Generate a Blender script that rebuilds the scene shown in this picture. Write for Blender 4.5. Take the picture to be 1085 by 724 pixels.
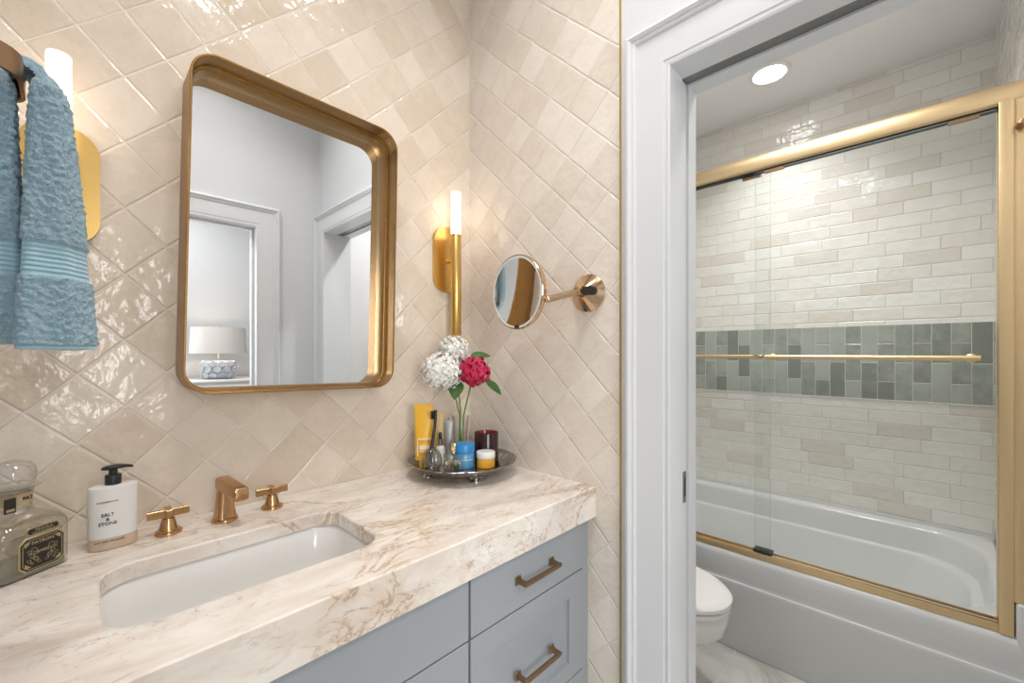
import bpy, bmesh, math, random
from mathutils import Vector, Matrix, noise
from math import sin, cos, pi, radians as RAD

for o in list(bpy.data.objects):
    bpy.data.objects.remove(o)
S = bpy.context.scene
COL = S.collection

# ------------------------------------------------------------------ camera, world, lights, exposure
cam_d = bpy.data.cameras.new('camera')
cam = bpy.data.objects.new('camera', cam_d)
COL.objects.link(cam)
cam.location = (-1.0742, -1.27, 1.30)
cam.rotation_euler = (RAD(90), 0, RAD(-46))
cam_d.sensor_width = 36.0
cam_d.lens = 445.0 / 1085.0 * 36.0
cam_d.shift_y = 12.0 / 1085.0
cam_d.clip_start = 0.01
S.camera = cam

W = bpy.data.worlds.new('world')
S.world = W
W.use_nodes = True
W.node_tree.nodes['Background'].inputs[0].default_value = (0.9, 0.95, 1.0, 1)
W.node_tree.nodes['Background'].inputs[1].default_value = 0.3

S.view_settings.view_transform = 'Standard'
S.view_settings.look = 'None'
S.view_settings.gamma = 1.0
S.view_settings.use_curve_mapping = False
S.view_settings.exposure = 0.47

POWER_CAN = 2.3          # each recessed downlight of the vanity room
POWER_SHOWER = 3.5       # downlight over the bath
POWER_WINDOW_FILL = 40.0      # fill light from behind an added, unseen bedroom window
POWER_BEDROOM_FILL = 17.0     # unseen ceiling fill added in the bedroom behind the camera
POWER_TOILET_FILL = 6.6       # unseen downlight added over the toilet as fill
E_TUBE = 2.6             # glowing tubes of the sconces
CAN_SPOTS = [(-0.36, -0.72), (-0.92, -0.72), (-0.64, -1.06)]  # last spot is an unseen fill added to light the towel's front
VCEIL = 3.05

def area(name, loc, size, power, color, rot=(0, 0, 0), shape='DISK', size_y=None, spread=180):
    l = bpy.data.lights.new(name, 'AREA')
    l.shape = shape
    l.size = size
    if size_y: l.size_y = size_y
    l.energy = power
    l.color = color
    l.spread = RAD(spread)
    o = bpy.data.objects.new(name, l)
    o.location = loc
    o.rotation_euler = rot
    COL.objects.link(o)
    return o

for (lx, ly) in CAN_SPOTS:
    area('downlight_lamp', (lx, ly, VCEIL - 0.018), 0.13, POWER_CAN, (1.0, 0.965, 0.925), spread=122)
area('downlight_lamp', (1.32, -0.74, 2.672), 0.13, POWER_SHOWER, (1.0, 0.985, 0.965), spread=112)
area('downlight_lamp', (0.52, -0.95, 2.672), 0.13, POWER_TOILET_FILL, (1.0, 0.985, 0.965), spread=140)  # unseen fill added to brighten the toilet room
area('bedroom_fill', (-0.75, -2.3, 2.60), 0.7, POWER_BEDROOM_FILL, (1.0, 0.985, 0.965))  # added fill light, the bedroom has no visible ceiling fitting
area('window_fill', (-1.50, -3.20, 1.55), 1.15, POWER_WINDOW_FILL, (1.0, 0.99, 0.975), (RAD(90), 0, 0), 'RECTANGLE', 1.35)  # added fill lamp sending even light through the doorway

# ------------------------------------------------------------------ node helpers
def new_mat(name):
    m = bpy.data.materials.new(name)
    m.use_nodes = True
    nt = m.node_tree
    nt.nodes.clear()
    out = nt.nodes.new('ShaderNodeOutputMaterial')
    return m, nt, out

class NT:
    def __init__(s, nt): s.nt = nt
    def n(s, typ, **kw):
        nd = s.nt.nodes.new(typ)
        for k, v in kw.items(): setattr(nd, k, v)
        return nd
    def l(s, a, b): s.nt.links.new(a, b)
    def setin(s, sock, v):
        if hasattr(v, 'is_output'): s.l(v, sock)
        else: sock.default_value = v
    def m(s, op, a, b=None, c=None, clamp=False):
        nd = s.n('ShaderNodeMath', operation=op, use_clamp=clamp)
        s.setin(nd.inputs[0], a)
        if b is not None: s.setin(nd.inputs[1], b)
        if c is not None: s.setin(nd.inputs[2], c)
        return nd.outputs[0]
    def mix(s, f, a, b):
        nd = s.n('ShaderNodeMix', data_type='RGBA')
        s.setin(nd.inputs[0], f)
        s.setin(nd.inputs[6], a if hasattr(a, 'is_output') else (*a, 1))
        s.setin(nd.inputs[7], b if hasattr(b, 'is_output') else (*b, 1))
        return nd.outputs[2]
    def smooth(s, v, lo, hi):
        nd = s.n('ShaderNodeMapRange', interpolation_type='SMOOTHSTEP')
        s.setin(nd.inputs[0], v)
        nd.inputs[1].default_value = lo
        nd.inputs[2].default_value = hi
        return nd.outputs[0]
    def coords(s):
        tc = s.n('ShaderNodeTexCoord')
        sp = s.n('ShaderNodeSeparateXYZ')
        s.l(tc.outputs['Object'], sp.inputs[0])
        return tc.outputs['Object'], sp.outputs[0], sp.outputs[1], sp.outputs[2]
    def noise(s, vec, scale, detail=2, rough=0.5, dist=0.0):
        nd = s.n('ShaderNodeTexNoise')
        if vec is not None: s.l(vec, nd.inputs['Vector'])
        nd.inputs['Scale'].default_value = scale
        nd.inputs['Detail'].default_value = detail
        nd.inputs['Roughness'].default_value = rough
        nd.inputs['Distortion'].default_value = dist
        return nd.outputs[0]
    def white(s, a, b):
        cb = s.n('ShaderNodeCombineXYZ')
        s.setin(cb.inputs[0], a)
        s.setin(cb.inputs[1], b)
        nd = s.n('ShaderNodeTexWhiteNoise', noise_dimensions='3D')
        s.l(cb.outputs[0], nd.inputs[0])
        sp = s.n('ShaderNodeSeparateColor')
        s.l(nd.outputs['Color'], sp.inputs[0])
        return sp.outputs[0], sp.outputs[1], sp.outputs[2]
    def bump(s, h, strength=1.0, dist=1.0, normal=None):
        nd = s.n('ShaderNodeBump')
        nd.inputs['Strength'].default_value = strength
        nd.inputs['Distance'].default_value = dist
        s.l(h, nd.inputs['Height'])
        if normal is not None: s.l(normal, nd.inputs['Normal'])
        return nd.outputs[0]
    def princ(s, out, color, rough=0.5, metal=0.0, normal=None, **kw):
        p = s.n('ShaderNodeBsdfPrincipled')
        s.setin(p.inputs['Base Color'], color if hasattr(color, 'is_output') else (*color, 1))
        s.setin(p.inputs['Roughness'], rough)
        p.inputs['Metallic'].default_value = metal
        if normal is not None: s.l(normal, p.inputs['Normal'])
        for k, v in kw.items():
            s.setin(p.inputs[k.replace('_', ' ')], v)
        s.l(p.outputs[0], out.inputs[0])
        return p

def simple(name, color, rough=0.5, metal=0.0, nscale=None, namt=0.06, bump=0.0, bscale=200, **kw):
    m, nt, out = new_mat(name)
    g = NT(nt)
    vec = g.coords()[0]
    c = color
    if nscale:
        f = g.noise(vec, nscale, 3)
        c = g.mix(f, tuple(x * (1 - namt) for x in color), tuple(min(1, x * (1 + namt)) for x in color))
    nrm = None
    if bump:
        nrm = g.bump(g.noise(vec, bscale, 2), 1.0, bump)
    g.princ(out, c, rough, metal, nrm, **kw)
    return m

def brushed(name, color, rough, dirn=(1, 1, 40), amt=0.10, scale=18):
    m, nt, out = new_mat(name)
    g = NT(nt)
    vec = g.coords()[0]
    mp = g.n('ShaderNodeMapping')
    g.l(vec, mp.inputs[0])
    mp.inputs['Scale'].default_value = dirn
    f = g.noise(mp.outputs[0], scale, 3)
    c = g.mix(f, tuple(x * (1 - amt) for x in color), tuple(min(1, x * (1 + amt)) for x in color))
    r = g.m('ADD', g.m('MULTIPLY', f, 0.12), rough - 0.06)
    g.princ(out, c, r, 1.0)
    return m

def thin_glass(name, tint, gloss=1.0, rough=0.0, base=0.04, edge=None):
    m, nt, out = new_mat(name)
    g = NT(nt)
    lw = g.n('ShaderNodeLayerWeight')
    lw.inputs[0].default_value = 0.5
    f = g.m('MULTIPLY', g.m('ADD', g.m('MULTIPLY', g.m('POWER', lw.outputs['Facing'], 4.0), 0.9), base), gloss, clamp=True)
    t = g.n('ShaderNodeBsdfTransparent')
    if edge is None: t.inputs[0].default_value = (*tint, 1)
    else: g.l(g.mix(g.m('POWER', lw.outputs['Facing'], 2.2), tint, edge), t.inputs[0])
    gl = g.n('ShaderNodeBsdfGlossy')
    gl.inputs['Roughness'].default_value = rough
    mx = g.n('ShaderNodeMixShader')
    g.l(f, mx.inputs[0]); g.l(t.outputs[0], mx.inputs[1]); g.l(gl.outputs[0], mx.inputs[2])
    g.l(mx.outputs[0], out.inputs[0])
    return m

def emit(name, color, strength):
    m, nt, out = new_mat(name)
    g = NT(nt)
    e = g.n('ShaderNodeEmission')
    e.inputs[0].default_value = (*color, 1)
    e.inputs[1].default_value = strength
    g.l(e.outputs[0], out.inputs[0])
    return m

def diamond_tile(name, hx, offa, offb, p, c1, c2, grout):
    """square glazed tiles laid on the diagonal; hx = index of the horizontal axis (0 x, 1 y)"""
    m, nt, out = new_mat(name)
    g = NT(nt)
    vec, x, y, z = g.coords()
    h = x if hx == 0 else y
    wob = g.m('MULTIPLY', g.m('SUBTRACT', g.noise(vec, 14, 1), 0.5), 0.0035)
    r2 = 2 ** -0.5
    a = g.m('DIVIDE', g.m('SUBTRACT', g.m('ADD', g.m('MULTIPLY', g.m('ADD', h, z), r2), wob), offa), p)
    b = g.m('DIVIDE', g.m('SUBTRACT', g.m('SUBTRACT', g.m('MULTIPLY', g.m('SUBTRACT', z, h), r2), wob), offb), p)
    return tile_core(g, out, m, vec, a, b, p, p, c1, c2, grout)

def tile_core(g, out, m, vec, a, b, pa, pb, c1, c2, grout, gw=0.0008, tilt=0.0026, wave=0.0030, rough=0.09, c3=None, spread=1.0):
    fa = g.m('FRACT', a); fb = g.m('FRACT', b)
    ia = g.m('FLOOR', a); ib = g.m('FLOOR', b)
    r1, r2_, r3 = g.white(ia, ib)
    ea = g.m('MULTIPLY', g.m('MINIMUM', fa, g.m('SUBTRACT', 1.0, fa)), pa)
    eb = g.m('MULTIPLY', g.m('MINIMUM', fb, g.m('SUBTRACT', 1.0, fb)), pb)
    e = g.m('MINIMUM', ea, eb)
    mask = g.smooth(e, gw * 0.6, gw * 1.5)
    pill = g.smooth(e, 0.0, 0.0048)
    # per tile seed shifts the wave pattern so it does not run across joints
    cb = g.n('ShaderNodeCombineXYZ')
    g.l(g.m('MULTIPLY', r1, 17.0), cb.inputs[0]); g.l(g.m('MULTIPLY', r2_, 17.0), cb.inputs[1]); g.l(g.m('MULTIPLY', r3, 17.0), cb.inputs[2])
    va = g.n('ShaderNodeVectorMath', operation='ADD')
    g.l(vec, va.inputs[0]); g.l(cb.outputs[0], va.inputs[1])
    w1 = g.noise(va.outputs[0], 17, 2, 0.45)
    w2 = g.noise(va.outputs[0], 60, 2, 0.5)
    tl = g.m('ADD', g.m('MULTIPLY', g.m('SUBTRACT', r1, 0.5), fa), g.m('MULTIPLY', g.m('SUBTRACT', r2_, 0.5), fb))
    hgt = g.m('ADD', g.m('MULTIPLY', pill, 0.0014), g.m('MULTIPLY', tl, tilt))
    hgt = g.m('ADD', hgt, g.m('MULTIPLY', w1, wave * 1.6))
    hgt = g.m('ADD', hgt, g.m('MULTIPLY', w2, wave * 0.34))
    n = g.bump(hgt, 1.0, 1.0)
    tone = g.m('ADD', g.m('MULTIPLY', g.m('SUBTRACT', r3, 0.5), spread), 0.5)
    w3 = g.noise(va.outputs[0], 95, 4, 0.65, 0.8)
    tone = g.m('ADD', tone, g.m('ADD', g.m('MULTIPLY', g.m('SUBTRACT', w1, 0.5), 1.1), g.m('MULTIPLY', g.m('SUBTRACT', w3, 0.5), 1.0)), clamp=True)
    col = g.mix(tone, c1, c2)
    if c3 is not None:
        col = g.mix(g.smooth(r2_, 0.80, 0.86), col, c3)
    col = g.mix(mask, grout, col)
    rg = g.m('ADD', g.m('MULTIPLY', g.m('SUBTRACT', 1.0, mask), 0.6), rough)
    g.princ(out, col, rg, 0.0, n, Specular_IOR_Level=0.5)
    return m

def brick_tile(name, hx, h0, z0, l, hgt, c1, c2, grout, c3=None):
    m, nt, out = new_mat(name)
    g = NT(nt)
    vec, x, y, z = g.coords()
    h = x if hx == 0 else y
    b = g.m('DIVIDE', g.m('SUBTRACT', z, z0), hgt)
    row = g.m('FLOOR', b)
    rr = g.white(row, 3.0)[0]
    sh = g.m('ADD', g.m('MULTIPLY', row, 0.5), g.m('MULTIPLY', g.m('FLOOR', g.m('MULTIPLY', rr, 3.0)), 0.16))
    a = g.m('ADD', g.m('DIVIDE', g.m('SUBTRACT', h, h0), l), sh)
    return tile_core(g, out, m, vec, a, b, l, hgt, c1, c2, grout, gw=0.0008, tilt=0.0014, wave=0.0034, rough=0.08, c3=c3, spread=0.9)

def band_tile(name, h0, z0, w, l, c1, c2, grout):
    m, nt, out = new_mat(name)
    g = NT(nt)
    vec, x, y, z = g.coords()
    a = g.m('DIVIDE', g.m('SUBTRACT', y, h0), w)
    par = g.m('MULTIPLY', g.m('MODULO', g.m('ADD', g.m('FLOOR', a), 100.0), 2.0), 0.5)
    b = g.m('ADD', g.m('DIVIDE', g.m('SUBTRACT', z, z0), l), par)
    return tile_core(g, out, m, vec, a, b, w, l, c1, c2, grout, gw=0.0013, tilt=0.0014, wave=0.0016, rough=0.13, spread=1.5)

def marble_counter(name):
    m, nt, out = new_mat(name)
    g = NT(nt)
    vec, x, y, z = g.coords()
    mp = g.n('ShaderNodeMapping')
    g.l(vec, mp.inputs[0])
    mp.inputs['Rotation'].default_value = (0.35, 0.1, RAD(-16))
    mp.inputs['Scale'].default_value = (1.0, 2.3, 1.6)
    v = mp.outputs[0]
    big = g.noise(v, 3.0, 6, 0.62, 0.9)
    cloud = g.noise(v, 7.5, 5, 0.6, 0.4)
    fine = g.noise(v, 42, 5, 0.65, 0.6)
    col = g.mix(g.smooth(cloud, 0.30, 0.72), (0.76, 0.68, 0.61), (0.90, 0.855, 0.80))
    col = g.mix(g.smooth(big, 0.55, 0.74), col, (0.66, 0.565, 0.50))
    # hard thin veins along the contour lines of the big noise
    d1 = g.m('ABSOLUTE', g.m('SUBTRACT', big, 0.565))
    v1 = g.m('SUBTRACT', 1.0, g.smooth(d1, 0.0, 0.013))
    gate = g.smooth(g.noise(vec, 2.6, 2), 0.42, 0.58)
    v1 = g.m('MULTIPLY', v1, gate)
    n2 = g.noise(v, 5.2, 7, 0.6, 1.4)
    d2 = g.m('ABSOLUTE', g.m('SUBTRACT', n2, 0.47))
    v2 = g.m('MULTIPLY', g.m('SUBTRACT', 1.0, g.smooth(d2, 0.0, 0.010)), g.smooth(g.noise(vec, 4.5, 2), 0.40, 0.58))
    col = g.mix(g.m('MULTIPLY', v2, 0.70), col, (0.36, 0.25, 0.17))
    col = g.mix(g.m('MULTIPLY', v1, 0.75), col, (0.38, 0.235, 0.14))
    halo = g.m('MULTIPLY', g.m('SUBTRACT', 1.0, g.smooth(d1, 0.0, 0.06)), gate)
    col = g.mix(g.m('MULTIPLY', halo, 0.30), col, (0.62, 0.46, 0.32))
    col = g.mix(g.m('MULTIPLY', g.smooth(fine, 0.60, 0.80), 0.35), col, (0.46, 0.40, 0.37))
    # distance to the line that the brown vein band follows
    ln = g.m('ADD', g.m('ADD', g.m('MULTIPLY', x, 0.64), g.m('MULTIPLY', y, -0.77)), 0.015)
    ln = g.m('ADD', ln, g.m('MULTIPLY', g.m('SUBTRACT', g.noise(vec, 6.0, 3), 0.5), 0.16))
    bandm = g.m('SUBTRACT', 1.0, g.smooth(g.m('ABSOLUTE', ln), 0.015, 0.085))
    n5 = g.noise(v, 6.5, 7, 0.60, 1.2)
    d5 = g.m('ABSOLUTE', g.m('SUBTRACT', n5, 0.5))
    col = g.mix(g.m('MULTIPLY', bandm, g.m('MULTIPLY', g.m('SUBTRACT', 1.0, g.smooth(d5, 0.0, 0.11)), 0.50)), col, (0.64, 0.48, 0.34))
    col = g.mix(g.m('MULTIPLY', bandm, g.m('MULTIPLY', g.m('SUBTRACT', 1.0, g.smooth(d5, 0.0, 0.018)), 0.62)), col, (0.36, 0.23, 0.14))
    n4 = g.noise(v, 11.0, 6, 0.62, 1.8)
    d4 = g.m('ABSOLUTE', g.m('SUBTRACT', n4, 0.52))
    col = g.mix(g.m('MULTIPLY', g.m('MULTIPLY', g.m('SUBTRACT', 1.0, g.smooth(d4, 0.0, 0.020)), g.smooth(g.noise(vec, 3.3, 2), 0.46, 0.64)), 0.45), col, (0.47, 0.37, 0.30))
    spk = g.m('MULTIPLY', g.smooth(g.noise(vec, 70, 4, 0.7, 0.6), 0.56, 0.68), g.smooth(g.noise(vec, 5.5, 3), 0.50, 0.66))
    col = g.mix(g.m('MULTIPLY', spk, 0.5), col, (0.36, 0.31, 0.285))
    g.princ(out, col, 0.22, 0.0, None, Specular_IOR_Level=0.45)
    return m

def floor_marble(name):
    m, nt, out = new_mat(name)
    g = NT(nt)
    vec, x, y, z = g.coords()
    r2 = 2 ** -0.5
    a = g.m('DIVIDE', g.m('ADD', x, 0.06), 0.30)
    b = g.m('DIVIDE', g.m('ADD', y, 0.10), 0.60)
    fa = g.m('FRACT', a); fb = g.m('FRACT', b)
    e = g.m('MINIMUM', g.m('MULTIPLY', g.m('MINIMUM', fa, g.m('SUBTRACT', 1.0, fa)), 0.30), g.m('MULTIPLY', g.m('MINIMUM', fb, g.m('SUBTRACT', 1.0, fb)), 0.6))
    mask = g.smooth(e, 0.0010, 0.0020)
    big = g.noise(vec, 5, 6, 0.6, 1.2)
    col = g.mix(g.smooth(big, 0.3, 0.7), (0.47, 0.455, 0.42), (0.66, 0.65, 0.61))
    d = g.m('ABSOLUTE', g.m('SUBTRACT', big, 0.5))
    col = g.mix(g.m('MULTIPLY', g.m('SUBTRACT', 1.0, g.smooth(d, 0.0, 0.02)), 0.35), col, (0.72, 0.70, 0.66))
    col = g.mix(mask, (0.68, 0.66, 0.62), col)
    g.princ(out, col, 0.3)
    return m

# ------------------------------------------------------------------ materials
CREAM1, CREAM2, GROUT = (0.72, 0.61, 0.49), (0.83, 0.735, 0.63), (0.90, 0.84, 0.76)
M = {}
M['tile_back'] = diamond_tile('glazed_cream_tile_back', 0, 0.02307, -0.01804, 0.104, CREAM1, CREAM2, GROUT)  # warmer than the end wall copy, sconce warmth put into the colour
M['tile_right'] = diamond_tile('glazed_cream_tile_right', 1, -0.0195, 0.03419, 0.1036, (0.745, 0.665, 0.585), (0.84, 0.775, 0.705), GROUT)
M['paint'] = simple('white_wall_paint', (0.70, 0.72, 0.745), 0.55, nscale=60, namt=0.008, bump=0.0006, bscale=240)
M['gloss_paint'] = simple('white_trim_paint', (0.74, 0.76, 0.785), 0.28, nscale=20, namt=0.008)
M['bed_paint'] = simple('bedroom_grey_paint', (0.50, 0.505, 0.515), 0.6, nscale=30, namt=0.01)
M['paint_bright'] = simple('bright_white_paint', (0.86, 0.86, 0.865), 0.6, nscale=30, namt=0.01)  # toilet room walls made lighter to bounce more light
M['ceiling'] = simple('flat_ceiling_paint', (0.88, 0.88, 0.89), 0.8, nscale=30, namt=0.01)
M['floor'] = floor_marble('grey_marble_floor_tile')
M['bed_floor'] = simple('pale_oak_floor', (0.45, 0.36, 0.27), 0.4, nscale=8, namt=0.2)
M['counter'] = marble_counter('veined_cream_marble')
M['cabinet'] = simple('blue_grey_cabinet_paint', (0.345, 0.372, 0.402), 0.38, nscale=80, namt=0.015, bump=0.0003, bscale=300)
M['cab_inner'] = simple('dark_cabinet_inside', (0.06, 0.065, 0.075), 0.7, nscale=20)
M['brick'] = brick_tile('glazed_white_brick_tile', 1, -1.5072, 0.505, 0.190, 0.0637, (0.80, 0.775, 0.72), (0.865, 0.85, 0.81), (0.62, 0.59, 0.54), c3=(0.765, 0.72, 0.655))
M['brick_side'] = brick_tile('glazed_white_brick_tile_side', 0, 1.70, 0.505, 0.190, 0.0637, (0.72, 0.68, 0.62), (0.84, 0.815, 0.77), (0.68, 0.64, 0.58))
M['band'] = band_tile('glazed_green_grey_tile', -1.5072, 1.252 - 0.376, 0.0635, 0.188, (0.215, 0.235, 0.205), (0.40, 0.43, 0.39), (0.62, 0.60, 0.55))
M['porcelain'] = simple('white_porcelain', (0.79, 0.775, 0.755), 0.06, nscale=10, namt=0.005, Specular_IOR_Level=0.5)
M['acrylic'] = simple('white_tub_acrylic', (0.68, 0.685, 0.685), 0.18, nscale=10, namt=0.005)
M['brass'] = brushed('satin_brass', (0.70, 0.46, 0.155), 0.34)
M['frame_brass'] = brushed('antique_brass', (0.36, 0.205, 0.072), 0.36, (6, 6, 6), 0.22)
M['bronze'] = brushed('brushed_rose_bronze', (0.56, 0.345, 0.175), 0.22)
M['pull'] = brushed('aged_bronze', (0.34, 0.215, 0.125), 0.35)
M['champagne'] = brushed('champagne_gold', (0.73, 0.545, 0.315), 0.40, (1, 1, 30), 0.05)
M['polished'] = brushed('polished_copper_gold', (0.66, 0.47, 0.30), 0.14)
M['silver'] = simple('tarnished_silver', (0.42, 0.40, 0.385), 0.20, 1.0, nscale=40, namt=0.35)
M['mirror'] = simple('mirror_silvering', (0.90, 0.915, 0.92), 0.0, 1.0)
M['pane'] = thin_glass('shower_glass', (0.978, 0.988, 0.982), 0.6)
M['pane_edge'] = simple('green_glass_edge', (0.45, 0.56, 0.52), 0.15)
M['clear'] = thin_glass('clear_glass', (0.985, 0.99, 0.985), 1.0, 0.0, 0.05, (0.62, 0.65, 0.60))
M['clear_thick'] = thin_glass('thick_clear_glass', (0.975, 0.98, 0.97), 1.2, 0.015, 0.07, (0.42, 0.43, 0.38))
M['decanter'] = thin_glass('clear_decanter_glass', (0.99, 0.992, 0.985), 1.5, 0.05, 0.11, (0.80, 0.82, 0.77))
M['tube'] = emit('lit_tube', (1.0, 0.82, 0.60), E_TUBE)
M['lit'] = emit('lit_lens', (1.0, 0.97, 0.93), 12.0)
M['black'] = simple('black_plastic', (0.018, 0.018, 0.02), 0.3)
M['recess_shade'] = simple('painted_recess_shade', (0.02, 0.02, 0.02), 0.6)  # near-black solids carry the shade of openings in their colour
M['white_plastic'] = simple('white_plastic', (0.85, 0.84, 0.83), 0.35)
M['steel'] = simple('dull_steel', (0.30, 0.30, 0.30), 0.35, 1.0)

# ------------------------------------------------------------------ mesh builder
class MB:
    def __init__(s): s.bm = bmesh.new()
    def _bev(s, geom_verts, bev, seg):
        es = list({e for v in geom_verts for e in v.link_edges})
        bmesh.ops.bevel(s.bm, geom=es, offset=bev, segments=seg, profile=0.5, affect='EDGES', clamp_overlap=True)
    def box(s, x0, x1, y0, y1, z0, z1, bev=0.0, seg=2):
        x0, x1 = sorted((x0, x1)); y0, y1 = sorted((y0, y1)); z0, z1 = sorted((z0, z1))
        r = bmesh.ops.create_cube(s.bm, size=1.0)
        vs = r['verts']
        for v in vs:
            v.co = Vector(((x0 + x1) / 2 + v.co.x * (x1 - x0), (y0 + y1) / 2 + v.co.y * (y1 - y0), (z0 + z1) / 2 + v.co.z * (z1 - z0)))
        if bev: s._bev(vs, bev, seg)
        return s
    def loft(s, rings, cap0=True, cap1=True, close=False, mat=0):
        R = [[s.bm.verts.new(Vector(p)) for p in r] for r in rings]
        n = len(R[0])
        pairs = list(zip(R[:-1], R[1:]))
        if close: pairs.append((R[-1], R[0]))
        for a, b in pairs:
            for i in range(n):
                j = (i + 1) % n
                f = s.bm.faces.new((a[i], a[j], b[j], b[i])); f.material_index = mat
        if not close:
            if cap0: s.bm.faces.new(list(reversed(R[0]))).material_index = mat
            if cap1: s.bm.faces.new(R[-1]).material_index = mat
        return s
    def lathe(s, prof, c=(0, 0, 0), n=40, axis='z', cap0=True, cap1=True, mod=None):
        rings = []
        for (r, h) in prof:
            ring = []
            for i in range(n):
                t = 2 * pi * i / n
                rr = r * (mod(t, r) if mod else 1)
                if axis == 'z': p = (c[0] + rr * cos(t), c[1] + rr * sin(t), c[2] + h)
                elif axis == 'y': p = (c[0] + rr * cos(t), c[1] - h, c[2] + rr * sin(t))
                else: p = (c[0] - h, c[1] - rr * cos(t), c[2] + rr * sin(t))
                ring.append(p)
            rings.append(ring)
        return s.loft(rings, cap0, cap1)
    def tube(s, pts, rad, n=16, cap=True, sq=None):
        pts = [Vector(p) for p in pts]
        k = len(pts)
        rads = rad if isinstance(rad, (list, tuple)) else [rad] * k
        rings = []
        up = None
        for i, p in enumerate(pts):
            d = (pts[min(i + 1, k - 1)] - pts[max(i - 1, 0)]).normalized()
            if up is None:
                up = Vector((0, 0, 1)) if abs(d.z) < 0.9 else Vector((0, 1, 0))
            sd = d.cross(up).normalized()
            up = sd.cross(d).normalized()
            rings.append([p + (sd * cos(2 * pi * j / n) + up * sin(2 * pi * j / n)) * rads[i] for j in range(n)])
        return s.loft(rings, cap, cap)
    def prism(s, out, axis, d0, d1, bev=0.0, seg=2):
        """out = 2D outline; axis y: (x,z), x: (y,z), z: (x,y)"""
        def P(a, b, d):
            return {'x': (d, a, b), 'y': (a, d, b), 'z': (a, b, d)}[axis]
        a = [s.bm.verts.new(P(u, v, d0)) for u, v in out]
        b = [s.bm.verts.new(P(u, v, d1)) for u, v in out]
        n = len(out)
        f0 = s.bm.faces.new(a); f1 = s.bm.faces.new(list(reversed(b)))
        for i in range(n):
            j = (i + 1) % n
            s.bm.faces.new((a[j], a[i], b[i], b[j]))
        if bev:
            es = list(f0.edges) + list(f1.edges)
            bmesh.ops.bevel(s.bm, geom=es, offset=bev, segments=seg, profile=0.5, affect='EDGES', clamp_overlap=True)
        return s
    def ball(s, c, r, sub=3, scale=(1, 1, 1)):
        q = bmesh.ops.create_icosphere(s.bm, subdivisions=sub, radius=r)
        for v in q['verts']:
            v.co = Vector((c[0] + v.co.x * scale[0], c[1] + v.co.y * scale[1], c[2] + v.co.z * scale[2]))
        return s
    def quad(s, *ps):
        s.bm.faces.new([s.bm.verts.new(Vector(p)) for p in ps]); return s
    def xf(s, mat):
        for v in s.bm.verts: v.co = mat @ v.co
        return s
    def flute(s, k, amp):
        for v in s.bm.verts:
            rr = math.hypot(v.co.x, v.co.y)
            w = max(0, min(1, (rr - 0.139) / 0.008)) * max(0, min(1, (0.176 - rr) / 0.005))
            v.co.z += amp * w * cos(k * math.atan2(v.co.y, v.co.x))
        return s
    def build(s, name, mat, parent=None, sharp=32, mats=None, recalc=True):
        if recalc: bmesh.ops.recalc_face_normals(s.bm, faces=s.bm.faces)
        me = bpy.data.meshes.new(name)
        s.bm.to_mesh(me); s.bm.free()
        for mm in ([mat] if mats is None else mats): me.materials.append(M[mm] if isinstance(mm, str) else mm)
        me.shade_smooth()
        if sharp is not None: me.set_sharp_from_angle(angle=RAD(sharp))
        o = bpy.data.objects.new(name, me)
        COL.objects.link(o)
        if parent is not None: o.parent = parent
        return o

def rrect(w, h, r, n=10, cx=0.0, cy=0.0):
    pts = []
    for (sx, sy, a0) in ((1, 1, 0), (-1, 1, 90), (-1, -1, 180), (1, -1, 270)):
        for i in range(n + 1):
            t = RAD(a0 + 90 * i / n)
            pts.append((cx + sx * (w / 2 - r) + r * cos(t), cy + sy * (h / 2 - r) + r * sin(t)))
    return pts

def rr_polar(ang, w, h, r):
    """distance from the centre of a rounded rectangle to its outline"""
    dx, dy = cos(ang), sin(ang)
    lo, hi = 0.0, w + h
    for _ in range(40):
        t = (lo + hi) / 2
        qx, qy = abs(dx * t) - (w / 2 - r), abs(dy * t) - (h / 2 - r)
        d = math.hypot(max(qx, 0), max(qy, 0)) + min(max(qx, qy), 0) - r
        if d > 0: hi = t
        else: lo = t
    return lo

def rr_ring(angs, cx, cy, w, h, r, z):
    out = []
    for a in angs:
        t = rr_polar(a, w, h, r)
        out.append((cx + cos(a) * t, cy + sin(a) * t, z))
    return out

def thing(name, label, cat, loc=(0, 0, 0), rz=0.0, group=None):
    o = bpy.data.objects.new(name, None)
    o.empty_display_size = 0.05
    COL.objects.link(o)
    o.location = loc
    o.rotation_euler = (0, 0, rz)
    o['label'] = label
    o['category'] = cat
    if group: o['group'] = group
    return o

def tag(o, label, cat, group=None):
    o['label'] = label; o['category'] = cat
    if group: o['group'] = group
    return o

def struct(name, mb, mat, parent=None, **kw):
    o = mb.build(name, mat, parent, **kw)
    if parent is None: o['kind'] = 'structure'
    return o

def copy_tree(o, parent=None):
    c = o.copy()
    COL.objects.link(c)
    if parent is not None: c.parent = parent
    for ch in list(o.children): copy_tree(ch, c)
    return c

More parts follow.
